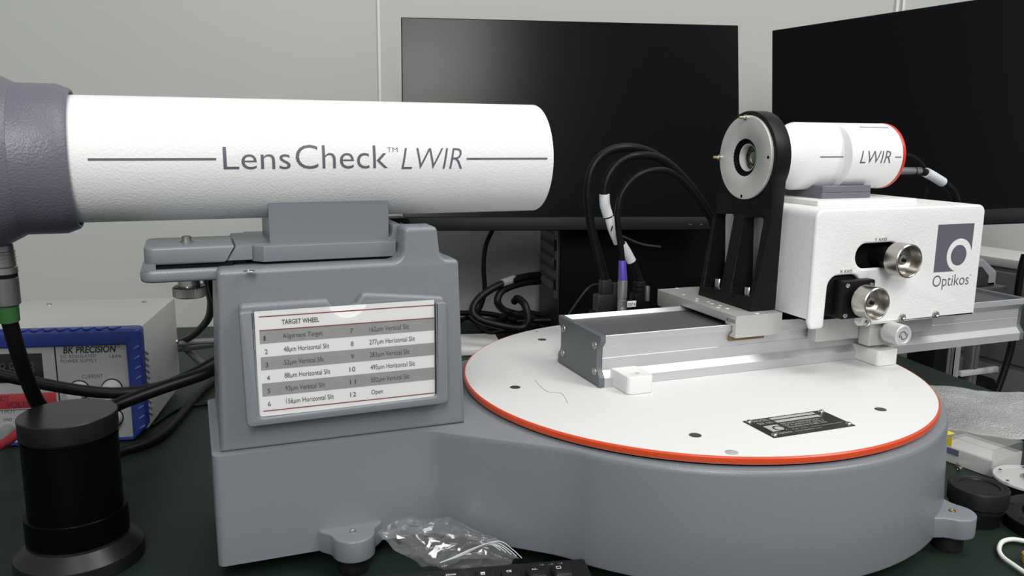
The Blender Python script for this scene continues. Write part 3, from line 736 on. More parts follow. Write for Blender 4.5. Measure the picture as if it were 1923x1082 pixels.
# logo and lettering on the front
LF = basis((0, BY0-0.00015, 0), (1, 0, 0), (0, 0, 1))
lx0, lx1, lz0, lz1 = 0.2554, 0.3065, 0.2150, 0.2654
rc, ro, ri = Vector((0.2893, 0.2322)), 0.0176, 0.0110
pts = [(lx0, lz1), (lx0, lz0)]
def circ(a): return (rc.x+ro*math.cos(a), rc.y+ro*math.sin(a))
a_s = math.asin((lz0+0.0000-rc.y)/ro) if abs(lz0-rc.y) < ro else -PI/2
a_start = -PI-a_s if abs(lz0-rc.y) < ro else -PI/2
a_end = math.acos((lx1-rc.x)/ro) if (lx1-rc.x) < ro else 0.0
aa = [2*PI+a_start if a_start < -PI else a_start]
st = math.atan2(lz0-rc.y, -math.sqrt(max(0, ro**2-(lz0-rc.y)**2))); st = st if st > 0 else st+2*PI
pts += [circ(st+(a_end-st)*k/40) for k in range(41)]
pts += [(lx1, lz1)]
bm = plate([pts, circle2(0, 0, 0.00001, 3)], 0.00006) if 0 else plate([pts], 0.00006); flat('logo', bm, LF, GINK, T)
bm = plate([circle2(rc.x-0.0006, rc.y-0.0003, ri, 48)], 0.00006); flat('logo', bm, LF, GINK, T)
bm = text_bm('Optikos', (0.2556, 0.3075, 0.1955, 0.2115), weight=-0.004); join(bm, text_bm('\u00ae', (0.3083, 0.3102, 0.2085, 0.2104))); flat('lettering', bm, LF, GINK, T)
bm = text_bm('Y AXIS', (0.1714, 0.1874, 0.2513, 0.2544), weight=0.004); join(bm, text_bm('X AXIS', (0.1303, 0.1461, 0.2208, 0.2240), weight=0.004)); flat('lettering', bm, LF, INK, T)
for x, z in ((0.2174, 0.1698), (0.2641, 0.1695), (0.1715, 0.1672)):
    bm = new(); lathe(bm, [(0.0042, 0), (0.0042, 0.0006), (0.0034, 0.0024), (0.0018, 0.0031), (0.0008, 0.0020), (0, 0.0018)], (x, BY0, z), (0, -1, 0), 24); obj('screw', bm, STEEL, T)
def knob(name, x, z, yf, yb, r, shaft_r, y_sh):
    n = 60; bm = new()
    R = []
    prof_ = [(r-0.0006, yb), (r, yb+0.0006*-1)]
    rr = [(0.0050, yb+0.0), (r-0.0008, yb), (r, yb-0.0008)]
    lathe(bm, [(0.004, -yb)] + [(r-0.0008, -yb), (r, -yb+0.0008), (r, -yf-0.0010), (r-0.0008, -yf-0.0002), (r-0.0014, -yf), (r-0.0020, -yf-0.0004), (r-0.0026, -yf-0.0120), (0.0052, -yf-0.0125)], (x, 0, z), (0, -1, 0), 64, cap=False)
    k = obj(name, bm, KNOBM, T, 30)
    bm = new(); lathe(bm, [(0.0052, -yf-0.0126), (0.0050, -yf-0.0085), (0.0042, -yf-0.0082), (0.0022, -yf-0.0082), (0.0022, -yf-0.012)], (x, 0, z), (0, -1, 0), 24); obj('hub', bm, NICKEL, k)
    bm = new(); lathe(bm, [(0.0019, -yf-0.0126), (0.0019, -yf-0.0060), (0.0012, -yf-0.0056), (0, -yf-0.0056)], (x, 0, z), (0, -1, 0), 16); obj('set_screw', bm, BLACK, k)
    bm = new(); lathe(bm, [(shaft_r, -y_sh), (shaft_r, -yb-0.0001)], (x, 0, z), (0, -1, 0), 40); obj('shaft', bm, BLACK, k)
knob('adjusting_knob', 0.1905, 0.2342, -0.0885, -0.0710, 0.0170, 0.0108, -0.040)
knob('adjusting_knob', 0.1480, 0.1950, -0.0945, -0.0765, 0.0163, 0.0070, -0.060)
bm = new(); bx(bm, 0.1278, 0.1680, -0.0700, -0.0470, 0.1755, 0.2142, 0.0018)
bx(bm, 0.1190, 0.1560, -0.0560, -0.0450, 0.1770, 0.2165, 0.0010); MB = obj('motor_block', bm, BLACK, T)
for x, z in ((0.1325, 0.2095), (0.1625, 0.2089), (0.1322, 0.1796), (0.1635, 0.1796)):
    obj('screw', screw_bm((x, -0.0700, z), (0, -1, 0), 0.0025, 0.0012), STEEL, MB)
# carriage under the box and its clamp
cp2 = [(-0.0350, 0.1442), (-0.0350, 0.1690), (-0.0300, 0.1750), (0.0750, 0.1750), (0.0790, 0.1690), (0.0790, 0.1560), (0.0735, 0.1570), (0.0708, 0.1622), (0.0708, 0.1690), (-0.0258, 0.1690), (-0.0258, 0.1612), (-0.0215, 0.1570), (-0.0215, 0.1442)]
bm = prism_x(cp2, 0.1300, 0.2900, 0.0007); CA = obj('carriage', bm, ALUB, T)
bm = new(); bx(bm, 0.1860, 0.2330, -0.0500, -0.0355, 0.1385, 0.1645, 0.0008); CB = obj('clamp_jaw', bm, ALUB, T)
bm = new(); n = 70; x, z = 0.2045, 0.1550; ya, yb = -0.0775, -0.0570
rg = []
for h in (yb-0.0006, ya+0.0010):
    rg.append([bm.verts.new((x+(0.0108-0.00035*(k % 2))*math.cos(2*PI*k/(2*n)), h, z+(0.0108-0.00035*(k % 2))*math.sin(2*PI*k/(2*n)))) for k in range(2*n)])
for k in range(2*n): bm.faces.new((rg[0][k], rg[0][(k+1) % (2*n)], rg[1][(k+1) % (2*n)], rg[1][k]))
lathe(bm, [(0.0, -yb), (0.0106, -yb), (0.0107, -yb+0.0006)], (x, 0, z), (0, -1, 0), 2*n, cap=False)
lathe(bm, [(0.0107, -ya-0.0010), (0.0100, -ya), (0.0082, -ya), (0.0078, -ya-0.0008), (0, -ya-0.0008)], (x, 0, z), (0, -1, 0), 2*n, cap=False)
KN = obj('clamp_knob', bm, mat('light_knurled_aluminium', (0.72, 0.72, 0.72), 0.4, 0.5), T, 20)
bm = new(); lathe(bm, [(0.0050, 0.0570), (0.0050, 0.0495)], (x, 0, z), (0, -1, 0), 24); obj('shaft', bm, STEEL, KN)
# engraved swirl on the clamp knob
bm = new()
for s in (0, PI):
    pts = [(x+0.0052*math.cos(s+a)*(0.55+0.45*a/PI), ya+0.0006, z+0.0052*math.sin(s+a)*(0.55+0.45*a/PI)) for a in [PI*1.1*k/8 for k in range(9)]]
    tube(bm, pts, 0.0005, 6, 4)
obj('swirl_mark', bm, mat('dark_engraving', (0.08, 0.08, 0.085), 0.5), KN)

# ================================================================== THERMAL CAMERA
CZ = 0.3333; RCAM = 0.0353
T = thing('thermal_camera', 'small white cylindrical infrared camera with a red rear ring', 'camera', (0.18, 0.02, 0.2903))
bm = new(); n = 128
def camring(x, r, dent):
    L = []
    for k in range(n):
        a = 2*PI*k/n; c, s = math.cos(a), math.sin(a)
        y = r*c; zz = r*s
        if y < 0 and dent: y *= (1-dent/RCAM)
        L.append((x, AY+y, CZ+zz))
    return L
DN = 0.0105
loft(bm, [camring(0.1020, 0.0215, 0), camring(0.1030, 0.0235, 0), camring(0.1270, 0.0350, DN), camring(0.1280, RCAM, DN),
          camring(0.1735, RCAM, DN), camring(0.1745, RCAM, DN*0.9), camring(0.1765, RCAM, 0.0004), camring(0.1775, RCAM, 0), camring(0.2449, RCAM, 0)])
obj('body', bm, WHITE, T, 14)
bm = new(); lathe(bm, [(0.02, 0.2449), (RCAM+0.0003, 0.2449), (RCAM+0.0005, 0.2453), (RCAM+0.0003, 0.2487), (RCAM-0.0008, 0.2495), (0.0, 0.2495)], (0, AY, CZ), (1, 0, 0), 96, cap=False); obj('rear_ring', bm, REDP, T)
bm = new(); lathe(bm, [(0.012, 0.0920), (0.0205, 0.0920), (0.0212, 0.0926), (0.0212, 0.0985), (0.0222, 0.0990), (0.0222, 0.1012), (0.0214, 0.1016), (0.0214, 0.1025)], (0, AY, CZ), (1, 0, 0), 64); obj('lens_barrel', bm, BLACK, T)
bm = new(); lathe(bm, [(0.0223, 0.0992), (0.0226, 0.0998), (0.0226, 0.1008), (0.0223, 0.1012)], (0, AY, CZ), (1, 0, 0), 64, cap=False); obj('barrel_ring', bm, NICKEL, T)
for a0, x0, x1 in ((61, 0.1998, 0.2392), (-77, 0.2030, 0.2390)):
    bm = new(); L = []
    for k in range(6):
        a = math.radians(a0-2.2+4.4*k/5); r = RCAM+0.00015
        L.append([bm.verts.new((xx, AY-r*math.cos(a), CZ+r*math.sin(a))) for xx in (x0, x1)])
    for a, b in zip(L, L[1:]): bm.faces.new((a[0], a[1], b[1], b[0]))
    flat('slot', bm, Matrix.Identity(4), mat('grey_slot', (0.33, 0.33, 0.34), 0.5), T)
bm = prism_z(rounded([(0.1448, -0.0105), (0.2104, -0.0105), (0.2104, 0.0505), (0.1448, 0.0505)], 0.002), 0.2903, 0.2965, 0.0006)
join(bm, prism_y([(0.1452, 0.2964), (0.1456, 0.3035), (0.2100, 0.3035), (0.2102, 0.2964)], -0.0100, 0.0500, 0.0012)); obj('pedestal', bm, GREYP, T)
def on_body(bm, dent):
    for v in bm.verts:
        a = v.co.y/RCAM; r = RCAM+0.0002
        v.co = Vector((v.co.x, AY-(r*math.cos(a)*(1-dent/RCAM)+0.0000)-(0.0001 if dent else 0), CZ+r*math.sin(a)))
    return bm
def prep(bm, step=0.001):
    zs = [v.co.y for v in bm.verts]; k = math.floor(min(zs)/step)
    while k*step < max(zs):
        bmesh.ops.bisect_plane(bm, geom=bm.verts[:]+bm.edges[:]+bm.faces[:], plane_co=(0, k*step, 0), plane_no=(0, 1, 0)); k += 1
    return bm
ya_ = AY-RCAM+DN
p0, p1 = at(1540.3, 295, y=ya_), at(1588, 295.5, y=ya_)
bm = new(); quad2(bm, p0.x, p1.x, -0.0006, 0.0006); flat('line_mark', on_body(prep(bm), DN), Matrix.Identity(4), GINK, T)
bm = new(); quad2(bm, 0.2338, 0.2424, -0.0006, 0.0006)
join(bm, text_bm('LWIR', (0.1868, 0.2283, -0.0064, 0.0065), shear=0.22, weight=-0.004)); flat('lettering', on_body(prep(bm), 0), Matrix.Identity(4), GINK, T)

# ================================================================== MONITORS
def monitor(label, M, Wd, H, bez, name='monitor'):
    """local frame: x along the bottom edge, y up the screen, z out towards the viewer"""
    t = thing(name, label, 'monitor', matrix=M, local=True)
    bm = new(); bx(bm, 0, Wd, 0, H, -0.016, 0, 0.0012); obj('frame', bm, BLACKM, t)
    bm = new(); bx(bm, Wd*0.12, Wd*0.88, H*0.12, H*0.80, -0.050, -0.015, 0.012); obj('rear_housing', bm, BEZEL, t)
    bm = new(); quad2(bm, 0.0016, Wd-0.0016, bez, H-0.0016, 0.0002); sc = obj_flat('screen', bm, SCREEN, t)
    bm = new(); bx(bm, 0, Wd, -0.0005, bez-0.0006, -0.014, 0.0012, 0.0010); obj('chin_bezel', bm, BEZEL, t)
    return t
def obj_flat(name, bm, mt, parent):
    me = bpy.data.meshes.new(name); bm.to_mesh(me); bm.free()
    o = bpy.data.objects.new(name, me); COL.objects.link(o); return finish(o, mt, parent, None)
def mon_frame(BL, BR_, TL):
    e = (BR_-BL); Wd = e.length; e.normalize(); u = (TL-BL); u = (u-e*u.dot(e)); H = u.length; u.normalize()
    return basis(BL, e, u), Wd, H
def wall_arm(t, M, Wd, H, col):
    """arm from the back of a screen to the room wall (children in the screen's frame)"""
    c = M @ Vector((Wd*0.5, H*0.46, -0.045)); q = ROOM.inverted() @ c
    w = ROOM @ Vector((q.x, -0.004, q.z)); Mi = M.inverted()
    bm = new(); tube(bm, [Mi @ c, Mi @ w], 0.016, 16, smooth=False); a = obj('wall_arm', bm, col, t)
    bm = new(); bx(bm, q.x-0.05, q.x+0.05, -0.008, -0.0002, q.z-0.06, q.z+0.06, 0.002); moved(bm, Mi @ ROOM); obj('wall_plate', bm, col, a)
M1, W1, H1 = mon_frame(Vector((-0.163, 0.5499, 0.2040)), Vector((0.3581, 0.4082, 0.2040)), Vector((-0.1469, 0.609, 0.5277)))
t = monitor('wide black monitor behind the tube with a lamp glare at its top', M1, W1, H1, 0.0205)
wall_arm(t, M1, W1, H1, BEZEL)
bm = new()
for k in range(3): bx(bm, W1-0.085+0.018*k, W1-0.081+0.018*k, 0.007, 0.0085, 0.0012, 0.0013)
obj_flat('button_marks', bm, mat('bezel_mark', (0.06, 0.06, 0.065), 0.5), t)
M2, W2, H2 = mon_frame(Vector((0.4088, 0.394, 0.2011)), Vector((0.4088, 0.394, 0.2011))+(Vector((0.7877, -0.0672, 0.2624))-Vector((0.4088, 0.394, 0.2011)))*0.9, Vector((0.4320, 0.4556, 0.5214)))
t = monitor('black monitor angled at the right above the white box stage', M2, W2, H2, 0.0215)
wall_arm(t, M2, W2, H2, BEZEL)

# ================================================================== COMPUTER TOWER
pc0 = at(1050, 560, y=0.550)
MP = Matrix.Translation((pc0.x, pc0.y, 0)) @ Matrix.Rotation(-0.19, 4, 'Z')
T = thing('computer_tower', 'black computer tower standing in the shadow under the wide monitor', 'computer', matrix=MP, local=True)
LP, DP, HP = 0.31, 0.155, 0.27
bm = new(); bx(bm, 0.001, LP, 0, DP, 0.008, HP, 0.003); obj('case', bm, mat('black_steel_case', (0.003, 0.003, 0.0033), 0.5, spec=0.12), T)
RP = mat('dark_back_panel', (0.030, 0.031, 0.032), 0.45, 0.4)
bm = new(); bx(bm, -0.001, 0.0012, 0.004, DP-0.004, 0.012, HP-0.006, 0.0005); rp = obj('back_panel', bm, RP, T)
for k in range(7):
    bm = new(); bx(bm, -0.0020, -0.0006, 0.040, 0.145, 0.085+0.021*k, 0.098+0.021*k, 0.0004); obj('slot_cover', bm, mat('slot_cover_grey', (0.11, 0.115, 0.115), 0.4, 0.5), rp)
bm = new(); bx(bm, -0.0030, -0.0006, 0.008, 0.030, 0.075, 0.235, 0.0006); obj('port_bracket', bm, mat('port_grey', (0.13, 0.135, 0.14), 0.4, 0.5), rp)
for k in range(4):
    bm = new(); bx(bm, -0.0046, -0.0028, 0.013, 0.025, 0.090+0.034*k, 0.108+0.034*k, 0.0004); obj('port', bm, BLACKM, rp)
for x, y in ((0.03, 0.02), (0.03, 0.135), (0.27, 0.02), (0.27, 0.135)):
    bm = new(); lathe(bm, [(0.009, 0), (0.009, 0.0085)], (x, y, 0), (0, 0, 1), 20); obj('foot', bm, RUBBER, T)

# ================================================================== POWER SUPPLY
PYAW = -0.2025
pf = Vector((-0.5298, 0.2996, 0))
MS = Matrix.Translation(pf) @ Matrix.Rotation(PYAW, 4, 'Z')
MSi = MS.inverted(); PN = MS.to_3x3() @ Vector((0, -1, 0))
def sp(px, py, d=0.0):
    """pixel -> (x, z) on the supply's front face, d in front of it"""
    q = MSi @ at_plane(px, py, pf + PN*d, PN); return q.x, q.z
T = thing('power_supply', 'grey bench power supply with a ribbed blue bezel and knobs', 'power supply', matrix=MS, local=True)
HS = 0.1335; WS = 0.262; DS = 0.190; BZ = 0.020
# steel case
bm = new(); bx(bm, -WS+0.003, -0.003, BZ-0.002, DS, 0.008, HS-0.0025, 0.0015); CASE = obj('case', bm, BEIGE, T)
for k in range(11):
    bm = new(); z = 0.104-0.0075*k
    bx(bm, -0.0036, -0.0014, BZ+0.002, BZ+0.022, z-0.001, z+0.0014, 0.0006, M=Matrix.Translation((0, BZ, z)) @ Matrix.Rotation(-0.5, 4, 'X') @ Matrix.Translation((0, -BZ, -z))); obj('vent_louvre', bm, BEIGE, CASE)
for x, y in ((-0.035, DS-0.028), (-0.150, DS-0.028)):
    bm = new(); lathe(bm, [(0.0032, 0), (0.0030, 0.0012), (0.0018, 0.0022), (0, 0.0024)], (x, y, HS-0.0025), (0, 0, 1), 18); obj('screw', bm, STEEL, CASE)
q = at_plane(341, 632, MS @ Vector((-0.003, 0, 0)), MS.to_3x3() @ Vector((1, 0, 0))); q = MSi @ q
bm = new(); lathe(bm, [(0.0032, 0), (0.0030, 0.0012), (0.0018, 0.0022), (0, 0.0024)], (-0.003, min(q.y, DS-0.004), q.z), (1, 0, 0), 18); obj('screw', bm, STEEL, CASE)
# blue bezel with ribs
px1, pz1 = sp(236, 655); pxb, pzb = sp(240, 822)
ix, itop, ibot = px1, sp(120, 652)[1], pzb
outer = rounded([(-WS, 0.004), (0.0, 0.010), (0.0, HS), (-WS, HS)], [0.008, 0.012, 0.005, 0.006])
outer = rounded([(-WS, 0.002), (-0.014, 0.002), (-0.0005, 0.016), (0.0, HS), (-WS, HS)], [0.006, 0.003, 0.004, 0.005, 0.006])
inner = rounded([(-WS+(-ix), ibot), (ix, ibot), (ix, itop), (-WS+(-ix), itop)], 0.0015)
bm = moved(plate([outer, inner], BZ, 0.0025), basis((0, BZ/2-0.0, 0), (1, 0, 0), (0, 0, 1))); BZL = obj('bezel', bm, BLUEP, T)
for k in range(16):
    x = -0.030-0.0135*k
    bm = new(); bx(bm, x-0.0035, x+0.0035, -0.0004, 0.012, HS-0.0006, HS+0.0016, 0.0007, M=Matrix.Translation((x, 0, 0)) @ Matrix.Rotation(-0.55, 4, 'Z') @ Matrix.Translation((-x, 0, 0)))
    obj('rib', bm, BLUEP, BZL)
RIBL = mat('pale_blue_rib', (0.10, 0.14, 0.36), 0.35)
for k in range(9):
    z = 0.112-0.0118*k
    bm = new(); bx(bm, -0.0080, -0.0008, -0.0012, 0.0002, z-0.0010, z+0.0010, 0.0005, M=Matrix.Translation((-0.004, 0, z)) @ Matrix.Rotation(-0.55, 4, 'Y') @ Matrix.Translation((0.004, 0, -z)))
    obj('rib', bm, RIBL, BZL)
# front panel
FD = 0.003
bm = new(); bx(bm, -WS+(-ix)-0.001, ix+0.001, FD, BZ-0.003, ibot-0.001, itop+0.001); obj('front_panel', bm, PANEL, T)
FP = basis((0, FD-0.0002, 0), (1, 0, 0), (0, 0, 1))
xg = sp(105, 700)[0]
bm = new(); bx(bm, xg-0.0006, xg+0.0006, FD-0.0003, FD+0.001, ibot, itop); obj('panel_joint', bm, BLACKM, T)
d0 = sp(76, 664); d1 = sp(80, 718)
bm = new(); bx(bm, -WS+0.03, d0[0], FD-0.0008, FD+0.001, d1[1], d0[1], 0.0003); DSP = obj('display', bm, BLACKG, T)
SEG = mat('dim_red_digits', (0.085, 0.060, 0.035), 0.5)
zc = (d0[1]+d1[1])/2
bm = new()
for k, ch in enumerate('8188'):
    x = d0[0]-0.012-0.0098*k
    join(bm, text_bm(ch, (x-0.0036, x+0.0036, zc-0.0065, zc+0.0065), shear=0.1, weight=-0.02))
flat('digits', bm, basis((0, FD-0.0010, 0), (1, 0, 0), (0, 0, 1)), SEG, DSP)
bm = new(); a, b = sp(117, 665), sp(225, 653); join(bm, text_bm('BK PRECISION', (a[0], sp(217, 660)[0], a[1]-0.0005, a[1]+0.0075), shear=0.2, weight=0.022)); join(bm, text_bm('TM', (sp(219, 657)[0], sp(224, 657)[0], a[1]+0.0050, a[1]+0.0068))); flat('brand_lettering', bm, FP, INK, T)
PTXT = mat('grey_print', (0.085, 0.085, 0.09), 0.6)
bm = new()
a = sp(112, 671); b = sp(179, 671)
join(bm, text_bm('DC REGULATED', (a[0], b[0], a[1]-0.0022, a[1]+0.0016), spacing=1.1)); a = sp(112, 679); join(bm, text_bm('POWER SUPPLY', (a[0], b[0]+0.0005, a[1]-0.0026, a[1]+0.0012), spacing=1.1))
a = sp(204, 670); b = sp(226, 670); join(bm, text_bm('1666', (a[0], b[0], a[1]-0.0022, a[1]+0.0018), spacing=1.1))
a = sp(152, 709); b = sp(192, 707); join(bm, text_bm('CURRENT', (a[0], b[0], a[1]-0.0022, a[1]+0.0022), spacing=1.1))
a = sp(-20, 777); b = sp(28, 777); join(bm, text_bm('OUTPUT', (a[0], b[0], a[1]-0.0018, a[1]+0.0022)))
a = sp(4, 790); b = sp(21, 790); join(bm, text_bm('GND', (a[0], b[0], a[1]-0.0018, a[1]+0.0018)))
flat('lettering', bm, FP, PTXT, T)
for px, py in ((143, 738), (205, 735), (207, 790), (147, 792)):
    x, z = sp(px, py, 0.008)
    bm = new(); lathe(bm, [(0.0105, -FD), (0.0102, 0.004-FD), (0.0088, 0.0125), (0.0080, 0.0145), (0, 0.0152)], (x, 0, z), (0, -1, 0), 40); k = obj('knob', bm, mat('pale_grey_knob', (0.50, 0.51, 0.52), 0.35), T)
    bm = new(); lathe(bm, [(0.0115, -FD-0.0005), (0.0115, -FD+0.0008)], (x, 0, z), (0, -1, 0), 40); obj('knob_skirt', bm, BLACKM, k)
a = sp(103, 738); b = sp(-60, 738); lo = sp(50, 768)
bm = new(); bx(bm, -WS+0.028, a[0], FD-0.0004, FD+0.0005, lo[1], a[1], 0.0001); WL = obj('warning_label', bm, mat('red_label', (0.33, 0.020, 0.032), 0.5), T)
bm = new(); h = a[1]-lo[1]
x1 = sp(15, 745)[0]; join(bm, text_bm('NOT', (x1-0.0125, x1, lo[1]+h*0.53, lo[1]+h*0.88))); x1 = sp(53, 757)[0]; join(bm, text_bm('VOLTS', (x1-0.0235, x1, lo[1]+h*0.09, lo[1]+h*0.46)))
flat('label_lettering', bm, basis((0, FD-0.0006, 0), (1, 0, 0), (0, 0, 1)), INK, WL)
bm = new(); bx(bm, -WS+0.026, a[0]+0.0012, FD-0.0003, FD+0.0005, lo[1]-0.0018, lo[1]-0.0012); obj('label_rule', bm, INK, T)
x, z = sp(8, 815, 0.008)
bm = new(); lathe(bm, [(0.0075, -FD), (0.0075, 0.006), (0.0062, 0.012), (0, 0.0125)], (x, 0, z), (0, -1, 0), 32); obj('binding_post', bm, mat('grey_post', (0.20, 0.21, 0.21), 0.45), T)
x2, z2 = x+0.0195, z-0.004
for xx, zz in ((-0.03, 0.0), (-WS+0.03, 0.0)):
    for yy in (0.02, DS-0.02):
        bm = new(); lathe(bm, [(0.008, 0), (0.008, 0.0085)], (xx, yy, 0), (0, 0, 1), 20); obj('foot', bm, RUBBER, T)
# red lead plugged in at the left
c = MS @ Vector((x-0.004, -0.010, z-0.006))
pts = [at(40, 808, y=0.255), at(18, 826, y=0.235), at(-12, 845, y=0.20)]
bm = new(); tube(bm, pts, 0.0048, 12); R_ = obj('test_lead', bm, mat('red_lead', (0.30, 0.012, 0.02), 0.45)); tag(R_, 'short red test lead beside the supply output posts', 'cable')

# ================================================================== BLACK LENS AT THE LEFT
lx, ly = -0.5705, 0.030
T = thing('camera_lens', 'big black objective lens standing upright in the lower left corner', 'lens', (lx, ly, 0))
def ring(name, prof, mt=BLACK, n=96): 
    bm = new(); lathe(bm, prof, (lx, ly, 0), (0, 0, 1), n); return obj(name, bm, mt, T, 30)
LBLK = mat('black_lens_enamel', (0.0013, 0.0015, 0.0017), 0.33, spec=0.09)
ring('flange', [(0.0485, 0.0), (0.0497, 0.0008), (0.0497, 0.0085), (0.0490, 0.0115), (0.0390, 0.0215), (0.0385, 0.0245)], mat('black_satin_flange', (0.05, 0.05, 0.052), 0.30, 0.85, spec=0.45, bump=0.15, bscale=2500))
ring('focus_ring', [(0.0375, 0.0235), (0.0390, 0.0240), (0.0390, 0.0455), (0.0384, 0.0462), (0.0366, 0.0463)], LBLK)
ring('barrel', [(0.0358, 0.0455), (0.0360, 0.1080), (0.0366, 0.1086), (0.0366, 0.1098), (0.0345, 0.1102)], LBLK)
ring('groove', [(0.0345, 0.1095), (0.0345, 0.1130)], BLACKM)
ring('lens_cap', [(0.0345, 0.1122), (0.0367, 0.1124), (0.0369, 0.1130), (0.0369, 0.1276), (0.0362, 0.1284), (0.0, 0.1285)], mat('black_spun_cap', (0.045, 0.045, 0.047), 0.32, 0.8, spec=0.4))

# ================================================================== KEYBOARD
kz = 0.024
ka, kb_ = at(1098, 1047, z=kz), at(690, 1079, z=kz)
ku = (ka-kb_); ku.z = 0; ku.normalize(); kang = math.atan2(ku.y, ku.x)
TILT = 0.07
MK = Matrix.Translation((ka.x, ka.y, 0)) @ Matrix.Rotation(kang, 4, 'Z')
T = thing('keyboard', 'black computer keyboard in front of the grey instrument base', 'keyboard', matrix=MK, local=True)
KW, KD = 0.435, 0.140
side = [(0.0, 0.0005), (-KD, 0.0005), (-KD, 0.0125), (0.0, kz)]     # (y, z)
bm = prism_x(side, -KW, 0.0, 0.0); bmesh.ops.bevel(bm, geom=bm.edges[:], offset=0.0028, segments=3, affect='EDGES', profile=0.5); obj('body', bm, KEYM, T, 40)
KT = lambda: Matrix.Translation((0, 0, kz)) @ Matrix.Rotation(math.atan2(kz-0.0125, KD), 4, 'X')
KTM = KT()
bm = new(); loops = []
for o_, h_ in ((0.0, 0.0), (0.0002, 0.0035), (0.0016, 0.0056), (0.0021, 0.0060)):
    loops.append([(p[0], p[1], h_) for p in rounded([(-0.0079+o_, -0.0079+o_), (0.0079-o_, -0.0079+o_), (0.0079-o_, 0.0079-o_), (-0.0079+o_, 0.0079-o_)], 0.0015, 3)])
loft(bm, loops); bmesh.ops.recalc_face_normals(bm, faces=bm.faces)
kme = bpy.data.meshes.new('key'); bm.to_mesh(kme); bm.free(); kme.materials.append(KEYM)
kme.polygons.foreach_set('use_smooth', [True]*len(kme.polygons)); kme.set_sharp_from_angle(angle=math.radians(40))
def key(x, y, s=''):
    o = bpy.data.objects.new('key', kme); COL.objects.link(o); o.parent = T
    o.matrix_local = KTM @ Matrix.Translation((x, y, -0.0006))
    return o
p = [MK.inverted() @ at(px, py, z=0.030) for px, py in ((1058, 1068), (1008, 1072), (957, 1077), (904, 1081))]
kx0 = p[0].x; pitch = 0.0195; ky0 = p[0].y + 0.004
legend = {0: None, 1: '+/-', 2: 'CE', 3: None, 4: 'pause\nbreak', 5: 'scroll\nlock', 6: 'prt sc'}
keys = {}
for r in range(2):
    for c in range(8 if r else 14):
        x = kx0-pitch*c-(0.006 if c > 3 else 0); keys[(r, c)] = key(x, ky0-0.0215*r)
LEG = mat('white_legend', (0.72, 0.72, 0.72), 0.5)
def legend_on(k, bm):
    o = flat('legend', bm, Matrix.Identity(4), LEG, None); o.parent = k; o.matrix_local = Matrix.Translation((0, 0, 0.0062)); return o
legend_on(keys[(0, 1)], text_bm('+/-', (-0.0040, 0.0005, 0.001, 0.0034), weight=0.02))
legend_on(keys[(0, 2)], text_bm('CE', (-0.0040, 0.0000, 0.001, 0.0036), weight=0.02))
legend_on(keys[(0, 4)], text_bm('pause', (-0.0048, 0.0028, 0.0020, 0.0046), weight=0.01))
legend_on(keys[(0, 4)], text_bm('break', (-0.0048, 0.0028, -0.0014, 0.0012), weight=0.01))
legend_on(keys[(0, 5)], text_bm('scroll', (-0.0048, 0.0028, 0.0015, 0.0041), weight=0.01))
legend_on(keys[(0, 5)], text_bm('lock', (-0.0048, 0.0008, -0.0020, 0.0006), weight=0.01))
bm = plate([[(-0.0042, 0.0005), (-0.0006, 0.0005), (-0.0006, 0.0036), (-0.0042, 0.0036)], [(-0.0038, 0.0010), (-0.0010, 0.0010), (-0.0010, 0.0032), (-0.0038, 0.0032)]], 0.00004); legend_on(keys[(0, 0)], bm)
bm = new(); quad2(bm, -0.0042, -0.0008, 0.0022, 0.0038)
for i in range(3): quad2(bm, -0.0042+0.0012*i, -0.0034+0.0012*i, 0.0004, 0.0018)
legend_on(keys[(0, 3)], bm)
for k in range(3):
    bm = new(); quad2(bm, kx0-0.0150+0.0075*k, kx0-0.0136+0.0075*k, -0.0062, -0.0054); quad2(bm, kx0-0.0130+0.0075*k, kx0-0.0112+0.0075*k, -0.0066, -0.0048); moved(bm, KTM @ Matrix.Translation((0, 0, 0.0002)))
    obj_flat('indicator_mark', bm, mat('dim_legend', (0.12, 0.12, 0.12), 0.5), T)

# ================================================================== CABLES
def cable(label, pts, r, mt=CABLE, name='cable', n=12, group=None):
    bm = new(); tube(bm, pts, r, n, 8); return tag(obj(name, bm, mt, None, 60), label, 'cable', group)
def seg(name, a, b, ra, rb, mt, parent, n=24):
    bm = new(); a = Vector(a); b = Vector(b); lathe(bm, [(ra*0.92, 0), (ra, 0.0006), (rb, (b-a).length-0.0006), (rb*0.92, (b-a).length)], a, b-a, n); return obj(name, bm, mt, parent)
A = lambda px, py, y: at(px, py, y=y)
# thick cable from the collimator plug, looping behind the black lens
pts = [A(17, 600, .024), A(32, 655, .034), A(51, 712, .055), A(80, 768, .082), A(140, 800, .098), A(190, 783, .097), A(222, 760, .097), A(300, 730, .097), A(380, 703, .100), A(425, 683, .112), A(470, 672, .125)]
c1 = cable('thick black cable with green boot dropping from the collimator behind the lens', pts, .0060)
a, b = A(1, 458, .020), A(13, 572, .023)
d = b-a
p1 = seg('plug', a+d*0.0, a+d*0.36, .0082, .0092, mat('satin_plug_metal', (0.30, 0.30, 0.31), 0.35, 0.85), c1)
for k in range(4):
    bm = new(); c = a+d*(0.10+0.05*k); lathe(bm, [(.0080, 0), (.0093, .0007), (.0093, .0014), (.0080, .0020)], c, d, 32, cap=False); obj('grip_ring', bm, NICKEL, p1)
seg('plug', a+d*0.36, a+d*0.48, .0098, .0100, NICKEL, c1); bm = new(); lathe(bm, [(.0094, 0), (.0094, .004)], a+d*0.48, d, 32); obj('plug_gap', bm, BLACKM, c1)
seg('plug', a+d*0.53, a+d*0.995, .0098, .0098, mat('satin_plug_metal', (0.30, 0.30, 0.31), 0.35, 0.85), c1)
seg('boot', b, A(18, 604, .0245), .0080, .0074, GREEN, c1)
